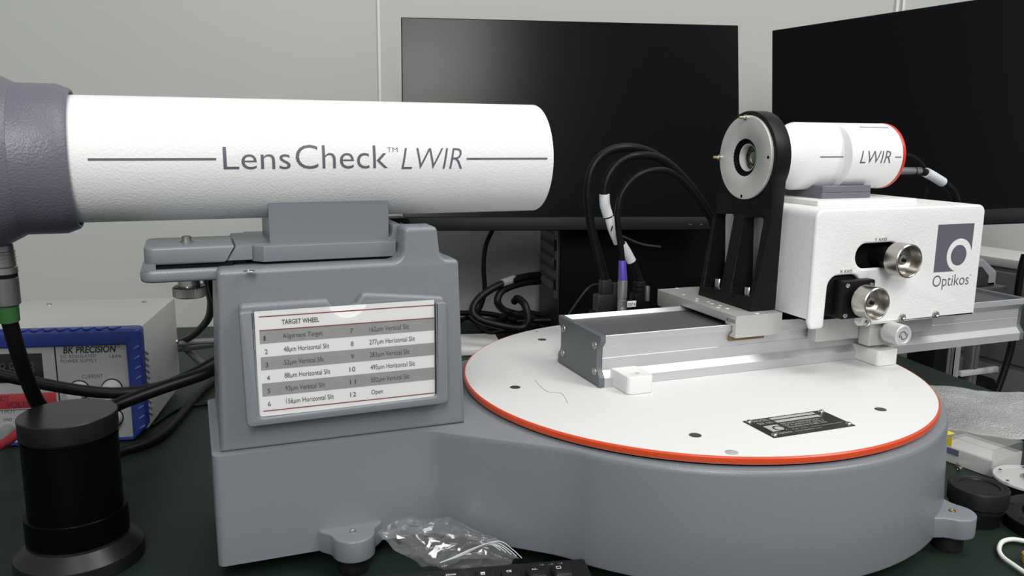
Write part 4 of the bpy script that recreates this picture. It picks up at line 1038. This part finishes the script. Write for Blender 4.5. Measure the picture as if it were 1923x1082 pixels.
pts = [A(-60, 690, .150), A(0, 704, .150), A(60, 717, .152), A(150, 733, .155), A(225, 738, .158), A(300, 727, .160), A(360, 703, .160), A(425, 668, .160), A(480, 650, .160)]
cable('black cable sagging across the front of the power supply', pts, .0056)
pts = [A(388, 500, .10), A(392, 540, .15), A(397, 568, .25), A(390, 600, .36), A(365, 628, .45), A(343, 640, .52), A(318, 650, .54)]
cable('black cable curving down beside the steel adjusting knob towards the wall', pts, .0046)
pts = [A(395, 520, .11), A(399, 548, .13), A(406, 568, .16), A(425, 590, .19)]
cable('short black cable tucked behind the left edge of the grey housing', pts, .0035)
for k, (lab, pp) in enumerate((('upper thin grey cable between power supply and housing, running level', ((330, 648), (345, 645), (380, 641), (430, 640))),
                 ('lower thin grey cable between power supply and housing, running level', ((330, 655), (345, 655), (380, 650), (430, 644))),
                 ('thin grey cable sloping down from the power supply to the housing', ((335, 640), (350, 655), (372, 676), (396, 693), (430, 706))))):
    cable(lab, [A(x, y, .50+.012*k) for x, y in pp], .0042 if k < 2 else .0050, GCABLE)
Z = lambda px, py, z=0.006: at(px, py, z=z)
cable('black cable lying on the bench from supply to base', [Z(205, 856), Z(235, 846), Z(262, 838), Z(285, 829), Z(308, 814), Z(335, 786), Z(372, 742), Z(402, 716), Z(440, 690)], .0055)
cable('thin black cable lying flat on bench beside the grey base', [Z(285, 800, .003), Z(330, 771, .003), Z(370, 761, .003), Z(430, 755, .003)], .0026)
# tangle behind the turntable
pts = [A(1012, 516, .60), A(985, 520, .58), A(950, 530, .56), A(915, 548, .55), A(893, 568, .54), A(888, 588, .53), A(905, 602, .52), A(945, 613, .51), A(980, 616, .51), A(992, 600, .51), A(985, 572, .52), A(972, 561, .54), A(966, 566, .56)]
c = cable('thick black cable with grey sleeve looping from the computer tower', pts, .0062)
seg('sleeve', A(966, 524, .57), A(943, 532, .555), .0068, .0068, mat('dim_sleeve', (0.28, 0.28, 0.28), 0.5), c)
cable('black cable curling down from the computer tower towards the disc', [A(1012, 528, .60), A(980, 532, .58), A(945, 545, .56), A(934, 565, .55), A(945, 582, .55), A(968, 590, .55), A(1000, 596, .56)], .0062)
cable('thin black cable hanging from the wide monitor behind the housing', [A(930, 415, .60), A(924, 433, .60), A(912, 462, .60), A(908, 500, .60), A(910, 545, .60), A(904, 572, .60), A(893, 592, .60)], .0040)
cable('thin black cable slanting up behind the rail end plate', [A(1062, 600, .40), A(1075, 580, .40), A(1098, 548, .40), A(1112, 536, .41), A(1125, 534, .42)], .0018, mat('grey_black_sheath', (0.018, 0.018, 0.018), 0.5, spec=0.3))
cable('thin dark cable drooping below the wide monitor at its right', [A(1150, 436, .44), A(1175, 447, .44), A(1205, 459, .44), A(1240, 464, .44)], .0022, mat('grey_black_sheath', (0.018, 0.018, 0.018), 0.5, spec=0.3))
random.seed(11)
for k in range(9):
    x0, y0 = 872+18*k+random.uniform(-8, 8), 590+random.uniform(-6, 26)
    P_ = [Z(x0+dx, y0+dy, .004+.010*(k % 3)+.004*random.random()) for dx, dy in ((-40, random.uniform(-4, 18)), (-5, random.uniform(-14, 8)), (30, random.uniform(-10, 14)), (62, random.uniform(-8, 12)), (95, random.uniform(0, 16)))]
    cable('black cable in the tangle on the bench behind the disc', P_, .0028+.0012*(k % 3), CABLE, group='tangled cables behind the disc')
# connector box behind the rail with three plugs
T = thing('connector_box', 'low black connector box on the disc behind the rail', 'connector box', (0.0, 0.13, ZD))
bm = new(); bx(bm, -0.034, 0.030, 0.092, 0.165, ZD+0.0002, 0.1490, 0.002); obj('body', bm, BLACK, T)
def plug_pts(px, py, y): return at(px, py, y=y)
yE1, yE2, yE3 = .150, .140, .118
cE1 = cable('leftmost black cable arching high behind the rail to the bracket', [A(1137, 530, yE1), A(1130, 500, yE1), A(1116, 450, yE1), A(1106, 400, yE1), A(1104, 355, yE1), A(1113, 315, yE1), A(1138, 287, yE1), A(1178, 277, yE1), A(1222, 287, yE1+.005), A(1272, 322, yE1+.01), A(1315, 375, yE1+.02), A(1350, 440, yE1+.03), A(1365, 500, yE1+.04)], .0050)
t, b = A(1137, 526, yE1), A(1139, 590, yE1)
bm = new(); bx(bm, t.x-0.013, t.x+0.013, yE1-0.007, yE1+0.007, 0.1492, t.z-0.016, 0.002); obj('plug', bm, mat('dark_grey_plug', (0.016, 0.016, 0.018), 0.5), cE1)
bm = new(); bx(bm, t.x-0.0065, t.x+0.0065, yE1-0.006, yE1+0.006, t.z-0.018, t.z+0.001, 0.002); obj('strain_relief', bm, mat('dark_grey_plug', (0.016, 0.016, 0.018), 0.5), cE1)
bm = new(); bx(bm, t.x+0.0080, t.x+0.0170, yE1-0.006, yE1+0.006, 0.1492, t.z-0.004, 0.001); obj('latch', bm, mat('dark_grey_latch', (0.025, 0.025, 0.028), 0.5), cE1)
cE2 = cable('middle black cable with white label sleeves arching behind the rail', [A(1203, 545, yE2), A(1198, 520, yE2), A(1186, 490, yE2), A(1170, 462, yE2), A(1155, 440, yE2), A(1143, 410, yE2), A(1136, 385, yE2), A(1135, 360, yE2), A(1143, 330, yE2), A(1165, 304, yE2), A(1200, 292, yE2), A(1245, 301, yE2+.01), A(1295, 347, yE2+.02), A(1338, 410, yE2+.03), A(1360, 470, yE2+.04)], .0044)
def sleeve(name, pp, r, mt, parent, y):
    bm = new(); tube(bm, [A(x, yy, y) for x, yy in pp], r, 20, 6); return obj(name, bm, mt, parent, 50)
sleeve('label_sleeve', ((1135, 365), (1136, 385), (1142, 406)), .0060, WSLEEVE, cE2, yE2)
s_ = sleeve('label_sleeve', ((1144.5, 409), (1150, 430), (1161, 456)), .0054, WHITEP, cE2, yE2-.001)
sleeve('label_sleeve', ((1168, 459), (1177, 474), (1186, 491)), .0056, WSLEEVE, cE2, yE2)
q = A(1149, 429, yE2-.0075); bm = new(); bx(bm, -0.0008, 0.0008, -0.0002, 0.0002, -0.003, 0.003, M=Matrix.Translation(q) @ Matrix.Rotation(0.28, 4, 'Y')); obj('print_mark', bm, INK, s_)
t = A(1200, 545, yE2)
bm = new(); lathe(bm, [(.0050, -.004), (.0072, .0), (.0072, .0035), (.0060, .0042), (.0072, .0050), (.0072, .0085), (.0060, .0092), (.0072, .0100), (.0072, .0150), (.0060, .0160)], (t.x, yE2, t.z-0.005), (0, 0, 1), 24); obj('strain_relief', bm, RUBBER, cE2)
bm = new(); bx(bm, t.x-0.0090, t.x+0.0105, yE2-0.007, yE2+0.007, 0.1492, t.z-0.003, 0.0012); pb = obj('plug', bm, BLACK, cE2)
bm = new(); bx(bm, t.x+0.0040, t.x+0.0085, yE2-0.0105, yE2-0.006, t.z-0.012, t.z+0.006, 0.0006); obj('metal_tab', bm, mat('dull_tab', (0.30, 0.29, 0.26), 0.4, 0.7), cE2)
q = A(1186, 571, yE2-.0074)
bm = new(); bx(bm, q.x-0.0058, q.x+0.0058, yE2-0.0080, yE2-0.0070, q.z-0.0036, q.z+0.0036, 0.0003); lb = obj('plug_label', bm, PAPER, pb)
bm = text_bm('EXP-4', (-0.0045, 0.0045, -0.0018, 0.0018), weight=0.01); flat('label_lettering', bm, basis((q.x, yE2-0.0082, q.z), (1, 0, 0), (0, 0, 1)), INK, lb)
cE3 = cable('thin black cable with violet boot and silver plug behind the rail', [A(1169, 492, yE3), A(1166, 465, yE3), A(1161, 430, yE3), A(1160, 395, yE3), A(1170, 360, yE3), A(1195, 332, yE3), A(1228, 320, yE3+.005), A(1262, 325, yE3+.012), A(1300, 360, yE3+.03), A(1335, 415, yE3+.045), A(1355, 470, yE3+.06)], .0033)
a, b, c = A(1168.5, 490, yE3), A(1169.5, 526, yE3), A(1169, 588, yE3)
seg('boot', A(1168.5, 489, yE3), b, .0042, .0052, VIOLET, cE3)
d = Vector((0, 0, -1)); L = b.z-0.1492
bm = new(); lathe(bm, [(.0048, 0), (.0056, .0006), (.0056, .020), (.0050, .0203), (.0050, .0225), (.0054, .0228), (.0054, .029)] + [q for k in range(3) for q in ((.0047, .0293+.0022*k), (.0054, .0299+.0022*k), (.0054, .0309+.0022*k))] + [(.0047, .0362), (.0047, L)], b, d, 32); obj('plug', bm, mat('satin_silver', (0.48, 0.48, 0.49), 0.3, 0.9), cE3)
# cable out of the back of the infrared camera
pts = [A(1716, 321, .035), A(1732, 322, .037), A(1752, 331, .040), A(1772, 343, .044), A(1790, 360, .050), A(1797, 385, .055), A(1794, 420, .060)]
cc = cable('black cable with white label sleeve leaving the back of the infrared camera', pts, .0045)
q0, q1 = A(1700, 320, .035), A(1728, 321, .035)
seg('plug', Vector((0.2497, q0.y, q0.z)), q1, .0044, .0042, mat('satin_silver', (0.48, 0.48, 0.49), 0.3, 0.9), cc)
bm = new(); tube(bm, [A(1739, 324, .0372), A(1752, 331, .040), A(1770, 342, .0435)], .0057, 20, 6); sl_ = obj('label_sleeve', bm, WSLEEVE, cc, 50)
pts = [Vector((0.2497, .030, .340)), A(1703, 291, .034), A(1722, 299, .040), A(1738, 318, .048), A(1741, 345, .052), A(1736, 372, .055), A(1733, 395, .058)]
cable('thin black cord looping behind the white label sleeve of the infrared camera', pts, .0022)

# ================================================================== RIGHT SIDE OF THE BENCH
T = thing('lens_cell', 'black cylindrical lens cell standing upside down beside the base ear', 'lens', (0.205, -0.180, 0))
o = (0.205, -0.180, 0)
bm = new(); lathe(bm, [(0.0195, 0.0), (0.0205, 0.0006), (0.0205, 0.0100), (0.0200, 0.0106)], o, (0, 0, 1), 64); obj('base_ring', bm, BLACK, T)
bm = new(); lathe(bm, [(0.0205, 0.0104), (0.0215, 0.0110), (0.0215, 0.0128), (0.0205, 0.0134)], o, (0, 0, 1), 64); obj('glossy_ring', bm, BLACKG, T)
bm = new(); lathe(bm, [(0.0215, 0.0130), (0.0232, 0.0138), (0.0236, 0.0180), (0.0258, 0.0200), (0.0260, 0.0340), (0.0254, 0.0352), (0.0245, 0.0356), (0.0225, 0.0352), (0.0215, 0.0344), (0.0190, 0.0350), (0.0180, 0.0348), (0.0174, 0.0335), (0, 0.0335)], o, (0, 0, 1), 96); obj('cell', bm, mat('black_hard_anodise', (0.008, 0.008, 0.0085), 0.45, spec=0.3), T)
RC_ = (0.267, -0.221)
T = thing('adapter_ring', 'flat black adapter ring lying on the bench at the right edge', 'ring', (RC_[0], RC_[1], 0))
bm = moved(plate([circle2(*RC_, 0.0505, 96), circle2(*RC_, 0.0335, 96)], 0.0115, 0.0008), Matrix.Translation((0, 0, 0.0058))); rg_ = obj('ring', bm, BLACK, T)
for k in range(8):
    a = 2*PI*k/8+0.5; bm = new(); lathe(bm, [(0.0022, 0.0113), (0.0022, 0.01165), (0, 0.01165)], (RC_[0]+0.042*math.cos(a), RC_[1]+0.042*math.sin(a), 0), (0, 0, 1), 16); obj('screw_hole', bm, BLACKM, rg_)
FC = (0.314, -0.153)
T = thing('frosted_flange', 'frosted clear flange on a black disc in front of the plastic box', 'flange', (FC[0], FC[1], 0))
bm = new(); lathe(bm, [(0.0312, 0.0), (0.0318, 0.0006), (0.0318, 0.0117), (0, 0.0117)], (*FC, 0), (0, 0, 1), 72); obj('disc', bm, BLACK, T)
bm = moved(plate([circle2(*FC, 0.0345, 72), circle2(*FC, 0.0095, 40)], 0.0030, 0.0005), Matrix.Translation((0, 0, 0.0134))); obj('clear_plate', bm, CLEARM, T)
bm = new(); lathe(bm, [(0.0100, 0.0117), (0.0100, 0.0158), (0.0078, 0.0162), (0.0070, 0.0156), (0.0070, 0.0120), (0, 0.0120)], (*FC, 0), (0, 0, 1), 40); obj('bushing', bm, STEEL, T)
for k in range(6):
    a = 2*PI*k/6+0.9; bm = new(); lathe(bm, [(0.0016, 0.0117), (0.0016, 0.01505), (0, 0.01505)], (FC[0]+0.029*math.cos(a), FC[1]+0.029*math.sin(a), 0), (0, 0, 1), 12); obj('hole', bm, INK, T)
# clear hinged box
bo = Vector((0.3075, -0.1140, 0)); ub = Vector((0.985, 0.16, 0)).normalized(); vb = Vector((-ub.y, ub.x, 0))
MBX = basis(bo, ub, vb)
T = thing('plastic_box', 'clear plastic hinged box with white foam beside the turntable drum', 'box', matrix=MBX, local=True)
WB, DB = 0.056, 0.064
def shell_box(z0, z1, open_up, t=0.0016):
    bm = new(); bx(bm, 0, WB, 0, t, z0, z1); bx(bm, 0, WB, DB-t, DB, z0, z1); bx(bm, 0, t, t, DB-t, z0, z1); bx(bm, WB-t, WB, t, DB-t, z0, z1)
    if open_up: bx(bm, t, WB-t, t, DB-t, z0, z0+t)
    else: bx(bm, t, WB-t, t, DB-t, z1-t, z1)
    return bm
obj('tray', shell_box(0.0006, 0.0185, True), CLEARM, T); obj('lid', shell_box(0.0190, 0.0305, False), CLEAR, T)
bm = new(); bx(bm, 0.002, WB-0.002, 0.002, DB-0.002, 0.0022, 0.0170, 0.002); obj('foam', bm, mat('white_foam', (0.62, 0.62, 0.60), 0.9), T)
bm = new(); bx(bm, -0.0004, 0.0, DB*0.72, DB*0.98, 0.019, 0.029); bx(bm, -0.0004, 0.012, DB*0.80, DB*0.99, 0.0305, 0.0308); obj('yellow_tab', bm, YELLOW, T)
bm = new(); bx(bm, -0.0005, -0.0001, DB*0.58, DB*0.80, 0.0105, 0.0170); obj('blue_label', bm, mat('blue_print', (0.10, 0.12, 0.20), 0.5), T)
# foam wrap sheet
a_, b__ = Vector((0.4915, 0.1302, 0)), Vector((0.5867, 0.0633, 0)); e = (b__-a_).normalized(); f = Vector((e.y, -e.x, 0)); f = f if f.y < 0 else -f
bm = new(); NX, NY = 70, 44; g = []
for i in range(NX+1):
    row = []
    for j in range(NY+1):
        s = -0.13+0.255*i/NX; t = 0.185*j/NY + 0.006*math.sin(s*34)
        p = a_+e*s+f*t
        h = 0.006+0.006*(noise.noise(Vector((s*16, t*16, 3.1)))+0.6)*(0.4+0.6*(1-j/NY))+0.0012*noise.noise(Vector((s*60, t*60, 7)))
        h = max(h, 0.001)
        inside = (p-bo).dot(ub) < WB+0.004 and (p-bo).dot(vb) < DB+0.004
        row.append(bm.verts.new((p.x, p.y, h)))
    g.append(row)
for i in range(NX):
    for j in range(NY):
        c = (g[i][j].co+g[i+1][j+1].co)/2
        if c.xy.length < RD+0.006: continue
        if (c-bo).dot(ub) < WB+0.003 and (c-bo).dot(vb) < DB+0.002: continue
        bm.faces.new((g[i][j], g[i+1][j], g[i+1][j+1], g[i][j+1]))
bmesh.ops.delete(bm, geom=[v for v in bm.verts if not v.link_faces], context='VERTS')
WRAP = mat('milky_foam_wrap', (0.45, 0.46, 0.46), 0.20, bump=1.0, bscale=420, bump_dist=0.003, spec=0.9, var=0.25, vscale=160)
w_ = obj('foam_wrap', bm, WRAP, None, 80); md = w_.modifiers.new('thickness', 'SOLIDIFY'); md.thickness = 0.0015; md.offset = 0
tag(w_, 'crinkled white foam wrapping sheet spread on the bench right of the drum', 'wrapping')
# loose screws
sb = new(); lathe(sb, [(0.0012, 0), (0.0012, 0.0045), (0.0024, 0.0045), (0.0026, 0.0052), (0.0024, 0.0068), (0.0012, 0.0070), (0.0010, 0.0062), (0, 0.0062)], (0, 0, 0), (0, 0, 1), 16)
bmesh.ops.recalc_face_normals(sb, faces=sb.faces); sme = bpy.data.meshes.new('loose_screw'); sb.to_mesh(sme); sb.free(); sme.materials.append(STEEL)
for (px, py), lab in (((1799, 871), 'loose steel screw lying on bench against the drum, nearest the base'), ((1806, 878), 'loose steel screw lying behind the upside down lens cell, beside another screw'), ((1842, 884), 'loose steel screw by the long side of the clear plastic box'), ((1868, 898), 'loose steel screw between the lens cell and frosted flange')):
    o = bpy.data.objects.new('loose_screw', sme); COL.objects.link(o); q = at(px, py, z=0.003); o.location = (q.x, q.y, 0.0026); o.rotation_euler = (PI/2, 0, random.uniform(0, 6)); tag(o, lab, 'screw', 'loose screws on the bench')
pts = [Z(1950, 1020, .004), Z(1923, 1016, .004), Z(1900, 1013, .004), Z(1882, 1018, .004), Z(1876, 1032, .004), Z(1883, 1046, .004), Z(1903, 1061, .004), Z(1928, 1078, .004), Z(1955, 1095, .004)]
bm = new(); tube(bm, pts, .0020, 10, 8)
for v in bm.verts: pass
tag(obj('white_cord', bm, mat('white_cord_weave', (0.70, 0.70, 0.68), 0.7, bump=0.5, bscale=900), None, 60), 'white cord loop lying on bench in the lower right corner', 'cord')
q = Z(1931, 1046, .005); bm = new(); lathe(bm, [(0.0048, 0), (0.0052, 0.0008), (0.0052, 0.0080), (0.0040, 0.0092), (0, 0.0094)], (q.x, q.y, 0), (0, 0, 1), 28); tag(obj('yellow_stopper', bm, mat('olive_yellow', (0.38, 0.27, 0.03), 0.45), None), 'small yellow stopper inside the white cord loop at the right border', 'stopper')

# ================================================================== BEYOND THE BENCH
c0, c1_ = at(1840, 478, z=.13), at(1923, 490, z=.13); ue = (c1_-c0).normalized()
MC = basis((c0.x, c0.y, 0), ue, Vector((-ue.y, ue.x, 0)))
T = thing('storage_cabinet', 'grey cabinet with a white top standing beyond the bench end', 'cabinet', matrix=Matrix.Translation((0, 0, -0.75)) @ MC, local=True)
bm = new(); bx(bm, -0.10, 0.55, 0.0, 0.12, 0.0, 0.862, 0.004); cb_ = obj('carcass', bm, mat('cabinet_grey', (0.13, 0.135, 0.13), 0.5), T)
bm = new(); bx(bm, -0.105, 0.555, -0.004, 0.124, 0.8625, 0.880, 0.003); obj('top_panel', bm, WHITEP, T)
bm = new(); bx(bm, -0.095, 0.545, -0.010, -0.0005, 0.44, 0.675, 0.003); bm2 = None; obj('drawer', bm, mat('cabinet_grey', (0.13, 0.135, 0.13), 0.5), T)
bm = new(); bx(bm, -0.095, 0.545, -0.010, -0.0005, 0.685, 0.855, 0.003); obj('drawer', bm, mat('cabinet_grey', (0.13, 0.135, 0.13), 0.5), T)
# frame of aluminium profiles behind the bench end, carrying a grey device
yq = 0.34
x0, x1 = at(1757, 690, y=yq).x, at(1802, 690, y=yq).x; x2 = at(1839, 690, y=yq).x
T = thing('profile_frame', 'dark frame with bright aluminium profile posts behind the bench end', 'frame', ((x0+x2)/2, yq, -0.75))
for xa, mt in ((x0+0.036, ALUD), (x1-0.010, ALU), (x2-0.012, ALUD)):
    bm = new(); bx(bm, xa-0.009, xa+0.009, yq, yq+0.018, -0.75, 0.090, 0.001); bx(bm, xa-0.003, xa+0.003, yq-0.0015, yq+0.001, -0.74, 0.088); obj('post', bm, mt, T)
bm = new(); bx(bm, x0-0.005, x0+0.026, yq, yq+0.06, -0.75, 0.090, 0.002); obj('side_panel', bm, BLACKM, T)
bm = new(); bx(bm, x0-0.01, x2+0.02, yq-0.02, yq+0.10, 0.0905, 0.0965, 0.001); obj('shelf', bm, ALUD, T)
bm = new(); bx(bm, x1+0.002, x2+0.045, yq-0.004, yq+0.004, -0.068, -0.058, 0.001); obj('cross_bar', bm, mat('pale_bar', (0.45, 0.45, 0.47), 0.4), T)
bm = new(); bx(bm, x1+0.006, x2+0.06, yq+0.006, yq+0.05, -0.16, -0.085, 0.008); obj('black_pouch', bm, BLACKM, T)
g0, gm, g1 = at(1815, 478, y=yq), at(1838, 484, y=yq), at(1863, 508, y=yq)
T2 = thing('grey_device', 'grey rounded device with sloping top behind the white box stage', 'device', ((g0.x+g1.x)/2, yq, 0.0967))
bm = prism_y(rounded([(g0.x-0.03, 0.0968), (g0.x-0.03, gm.z+0.002), (gm.x, gm.z), (g1.x, g1.z), (g1.x, 0.0968)], [0.002, 0.008, 0.010, 0.007, 0.002]), yq-0.012, yq+0.06, 0.006)
obj('shell', bm, mat('mid_grey_plastic', (0.34, 0.34, 0.37), 0.4), T2)
bm = prism_y(rounded([(g0.x-0.02, 0.0985), (g0.x-0.02, gm.z-0.012), (gm.x-0.004, gm.z-0.014), (g1.x-0.022, g1.z-0.006), (g1.x-0.022, 0.0985)], 0.003), yq-0.0126, yq-0.0118, 0.0003); obj('dark_front', bm, mat('charcoal_plastic', (0.035, 0.036, 0.038), 0.45), T2)
cable('black cable hanging behind the white topped cabinet from the right monitor', [A(1945, 395, .75), A(1922, 428, .75), A(1911, 452, .75), A(1901, 478, .75), A(1898, 505, .75)], .0062)
cable('black cable running down in front of the grey cabinet', [A(1925, 478, .30), A(1918, 505, .30), A(1910, 560, .30), A(1905, 610, .30), A(1899, 650, .30), A(1888, 690, .30), A(1872, 735, .30), A(1850, 790, .30)], .0060)
cable('black cable under the rail with yellow tape flag behind the disc', [A(1735, 620, .42), A(1722, 650, .42), A(1710, 672, .42), A(1693, 694, .42), A(1660, 712, .42)], .0055)
q = A(1745, 668, .43); bm = new(); bx(bm, -0.014, 0.014, -0.0008, 0.0008, -0.006, 0.006, 0.0003, M=Matrix.Translation(q) @ Matrix.Rotation(0.45, 4, 'Y')); bx(bm, -0.036, -0.012, -0.0006, 0.0006, -0.001, 0.001, M=Matrix.Translation(q) @ Matrix.Rotation(-0.2, 4, 'Y')); tag(obj('yellow_tag', bm, mat('olive_tape', (0.36, 0.34, 0.02), 0.5), None), 'yellow tape tag hanging below the rail at the right', 'tag')
# pale tray behind the housing
p_, q_ = at(868, 640, z=0.012), at(925, 648, z=0.012)
bm = new(); bx(bm, -0.16, 0.012, 0, 0.10, 0.0003, 0.012, 0.002, M=Matrix.Translation((q_.x, q_.y-0.02, 0)) @ Matrix.Rotation(-0.20, 4, 'Z')); tag(obj('pale_tray', bm, WHITEP, None), 'pale flat tray on the bench behind the grey housing', 'tray')

# ================================================================== PLASTIC BAG
V = {'L': (708, 1000, -.093), 'T1': (770, 975, -.087), 'T2': (845, 968, -.086), 'T3': (930, 1010, -.108), 'T4': (978, 1050, -.128),
     'a': (748, 1004, -.106), 'b': (792, 996, -.108), 'c': (800, 1032, -.124), 'd': (838, 1012, -.122), 'M': (824, 1056, -.130), 'e': (875, 998, -.107),
     'f': (888, 1022, -.119), 'g': (925, 1036, -.127), 'h': (905, 1048, -.131), 'B1': (742, 1033, -.112), 'B2': (790, 1068, -.126), 'B3': (850, 1075, -.132), 'B4': (960, 1062, -.132)}
F_ = ['L a T1', 'T1 a b', 'T1 b T2', 'T2 b d', 'b c d', 'a c b', 'L B1 a', 'B1 c a', 'B1 B2 c', 'c B2 M', 'c M d', 'T2 d e', 'd f e', 'd M f', 'T2 e T3', 'e f T3', 'f g T3', 'f h g', 'M h f', 'T3 g T4', 'g B4 T4', 'h B4 g', 'M B3 h', 'h B3 B4', 'B2 B3 M']
bm = new(); vv = {}
for k, (px, py, y) in V.items():
    p = at(px, py, y=y); vv[k] = bm.verts.new((p.x, p.y, max(p.z, 0.002)))
back = {}
for k in ('a', 'b', 'c', 'd', 'M', 'e', 'f', 'g', 'h'):
    p = vv[k].co; yb_ = -0.064 if p.x < -0.285 else -0.064-(p.x+0.285)*0.85
    back[k] = bm.verts.new((p.x+0.004, min(yb_, p.y+0.022), max(0.002, p.z*0.85)))
for t_ in F_:
    bm.faces.new([vv[k] for k in t_.split()])
    ks = t_.split()
    if all(k in back for k in ks) or sum(k in back for k in ks) >= 1:
        bm.faces.new([back.get(k, vv[k]) for k in ks][::-1])
random.seed(5)
for it, amp in enumerate((0.0022, 0.0011, 0.0)):
    bmesh.ops.subdivide_edges(bm, edges=bm.edges[:], cuts=1, use_grid_fill=True, smooth=0.0)
    bm.normal_update()
    for v in bm.verts:
        v.co += v.normal*random.uniform(-amp, amp)+Vector((random.uniform(-1, 1), 0, random.uniform(-1, 1)))*amp*0.5
bmesh.ops.smooth_vert(bm, verts=bm.verts[:], factor=0.35, use_axis_x=True, use_axis_y=True, use_axis_z=True)
for v in bm.verts:
    v.co.z = max(0.0008, v.co.z)
    if v.co.x < -0.285: v.co.y = min(v.co.y, -0.0635)
    if v.co.xy.length < RD+0.006: v.co.xy = v.co.xy.normalized()*(RD+0.006)
T = obj('plastic_bag', bm, BAG, None, 16)
tag(T, 'crumpled clear plastic zip bag between keyboard and grey base', 'bag')
for k in range(5):
    pts = [at(x, y, y=yy) for x, y, yy in ((826+3*k, 1057-1.0*k, -.1335), (868+5*k, 1043-3.2*k, -.1330), (900+9*k, 1027-2.6*k, -.1295-.0005*k), (922+10*k, 1023+2.2*k, -.1305-.001*k), (940+10*k, 1034+3.6*k, -.1330-.001*k))]
    bm = new(); tube(bm, pts, .00040, 6, 6); obj('zip_strip', bm, mat('clear_ridge', (0.55, 0.56, 0.58), 0.2), T)
for o in bpy.data.objects:
    if '_local' in o: del o['_local']
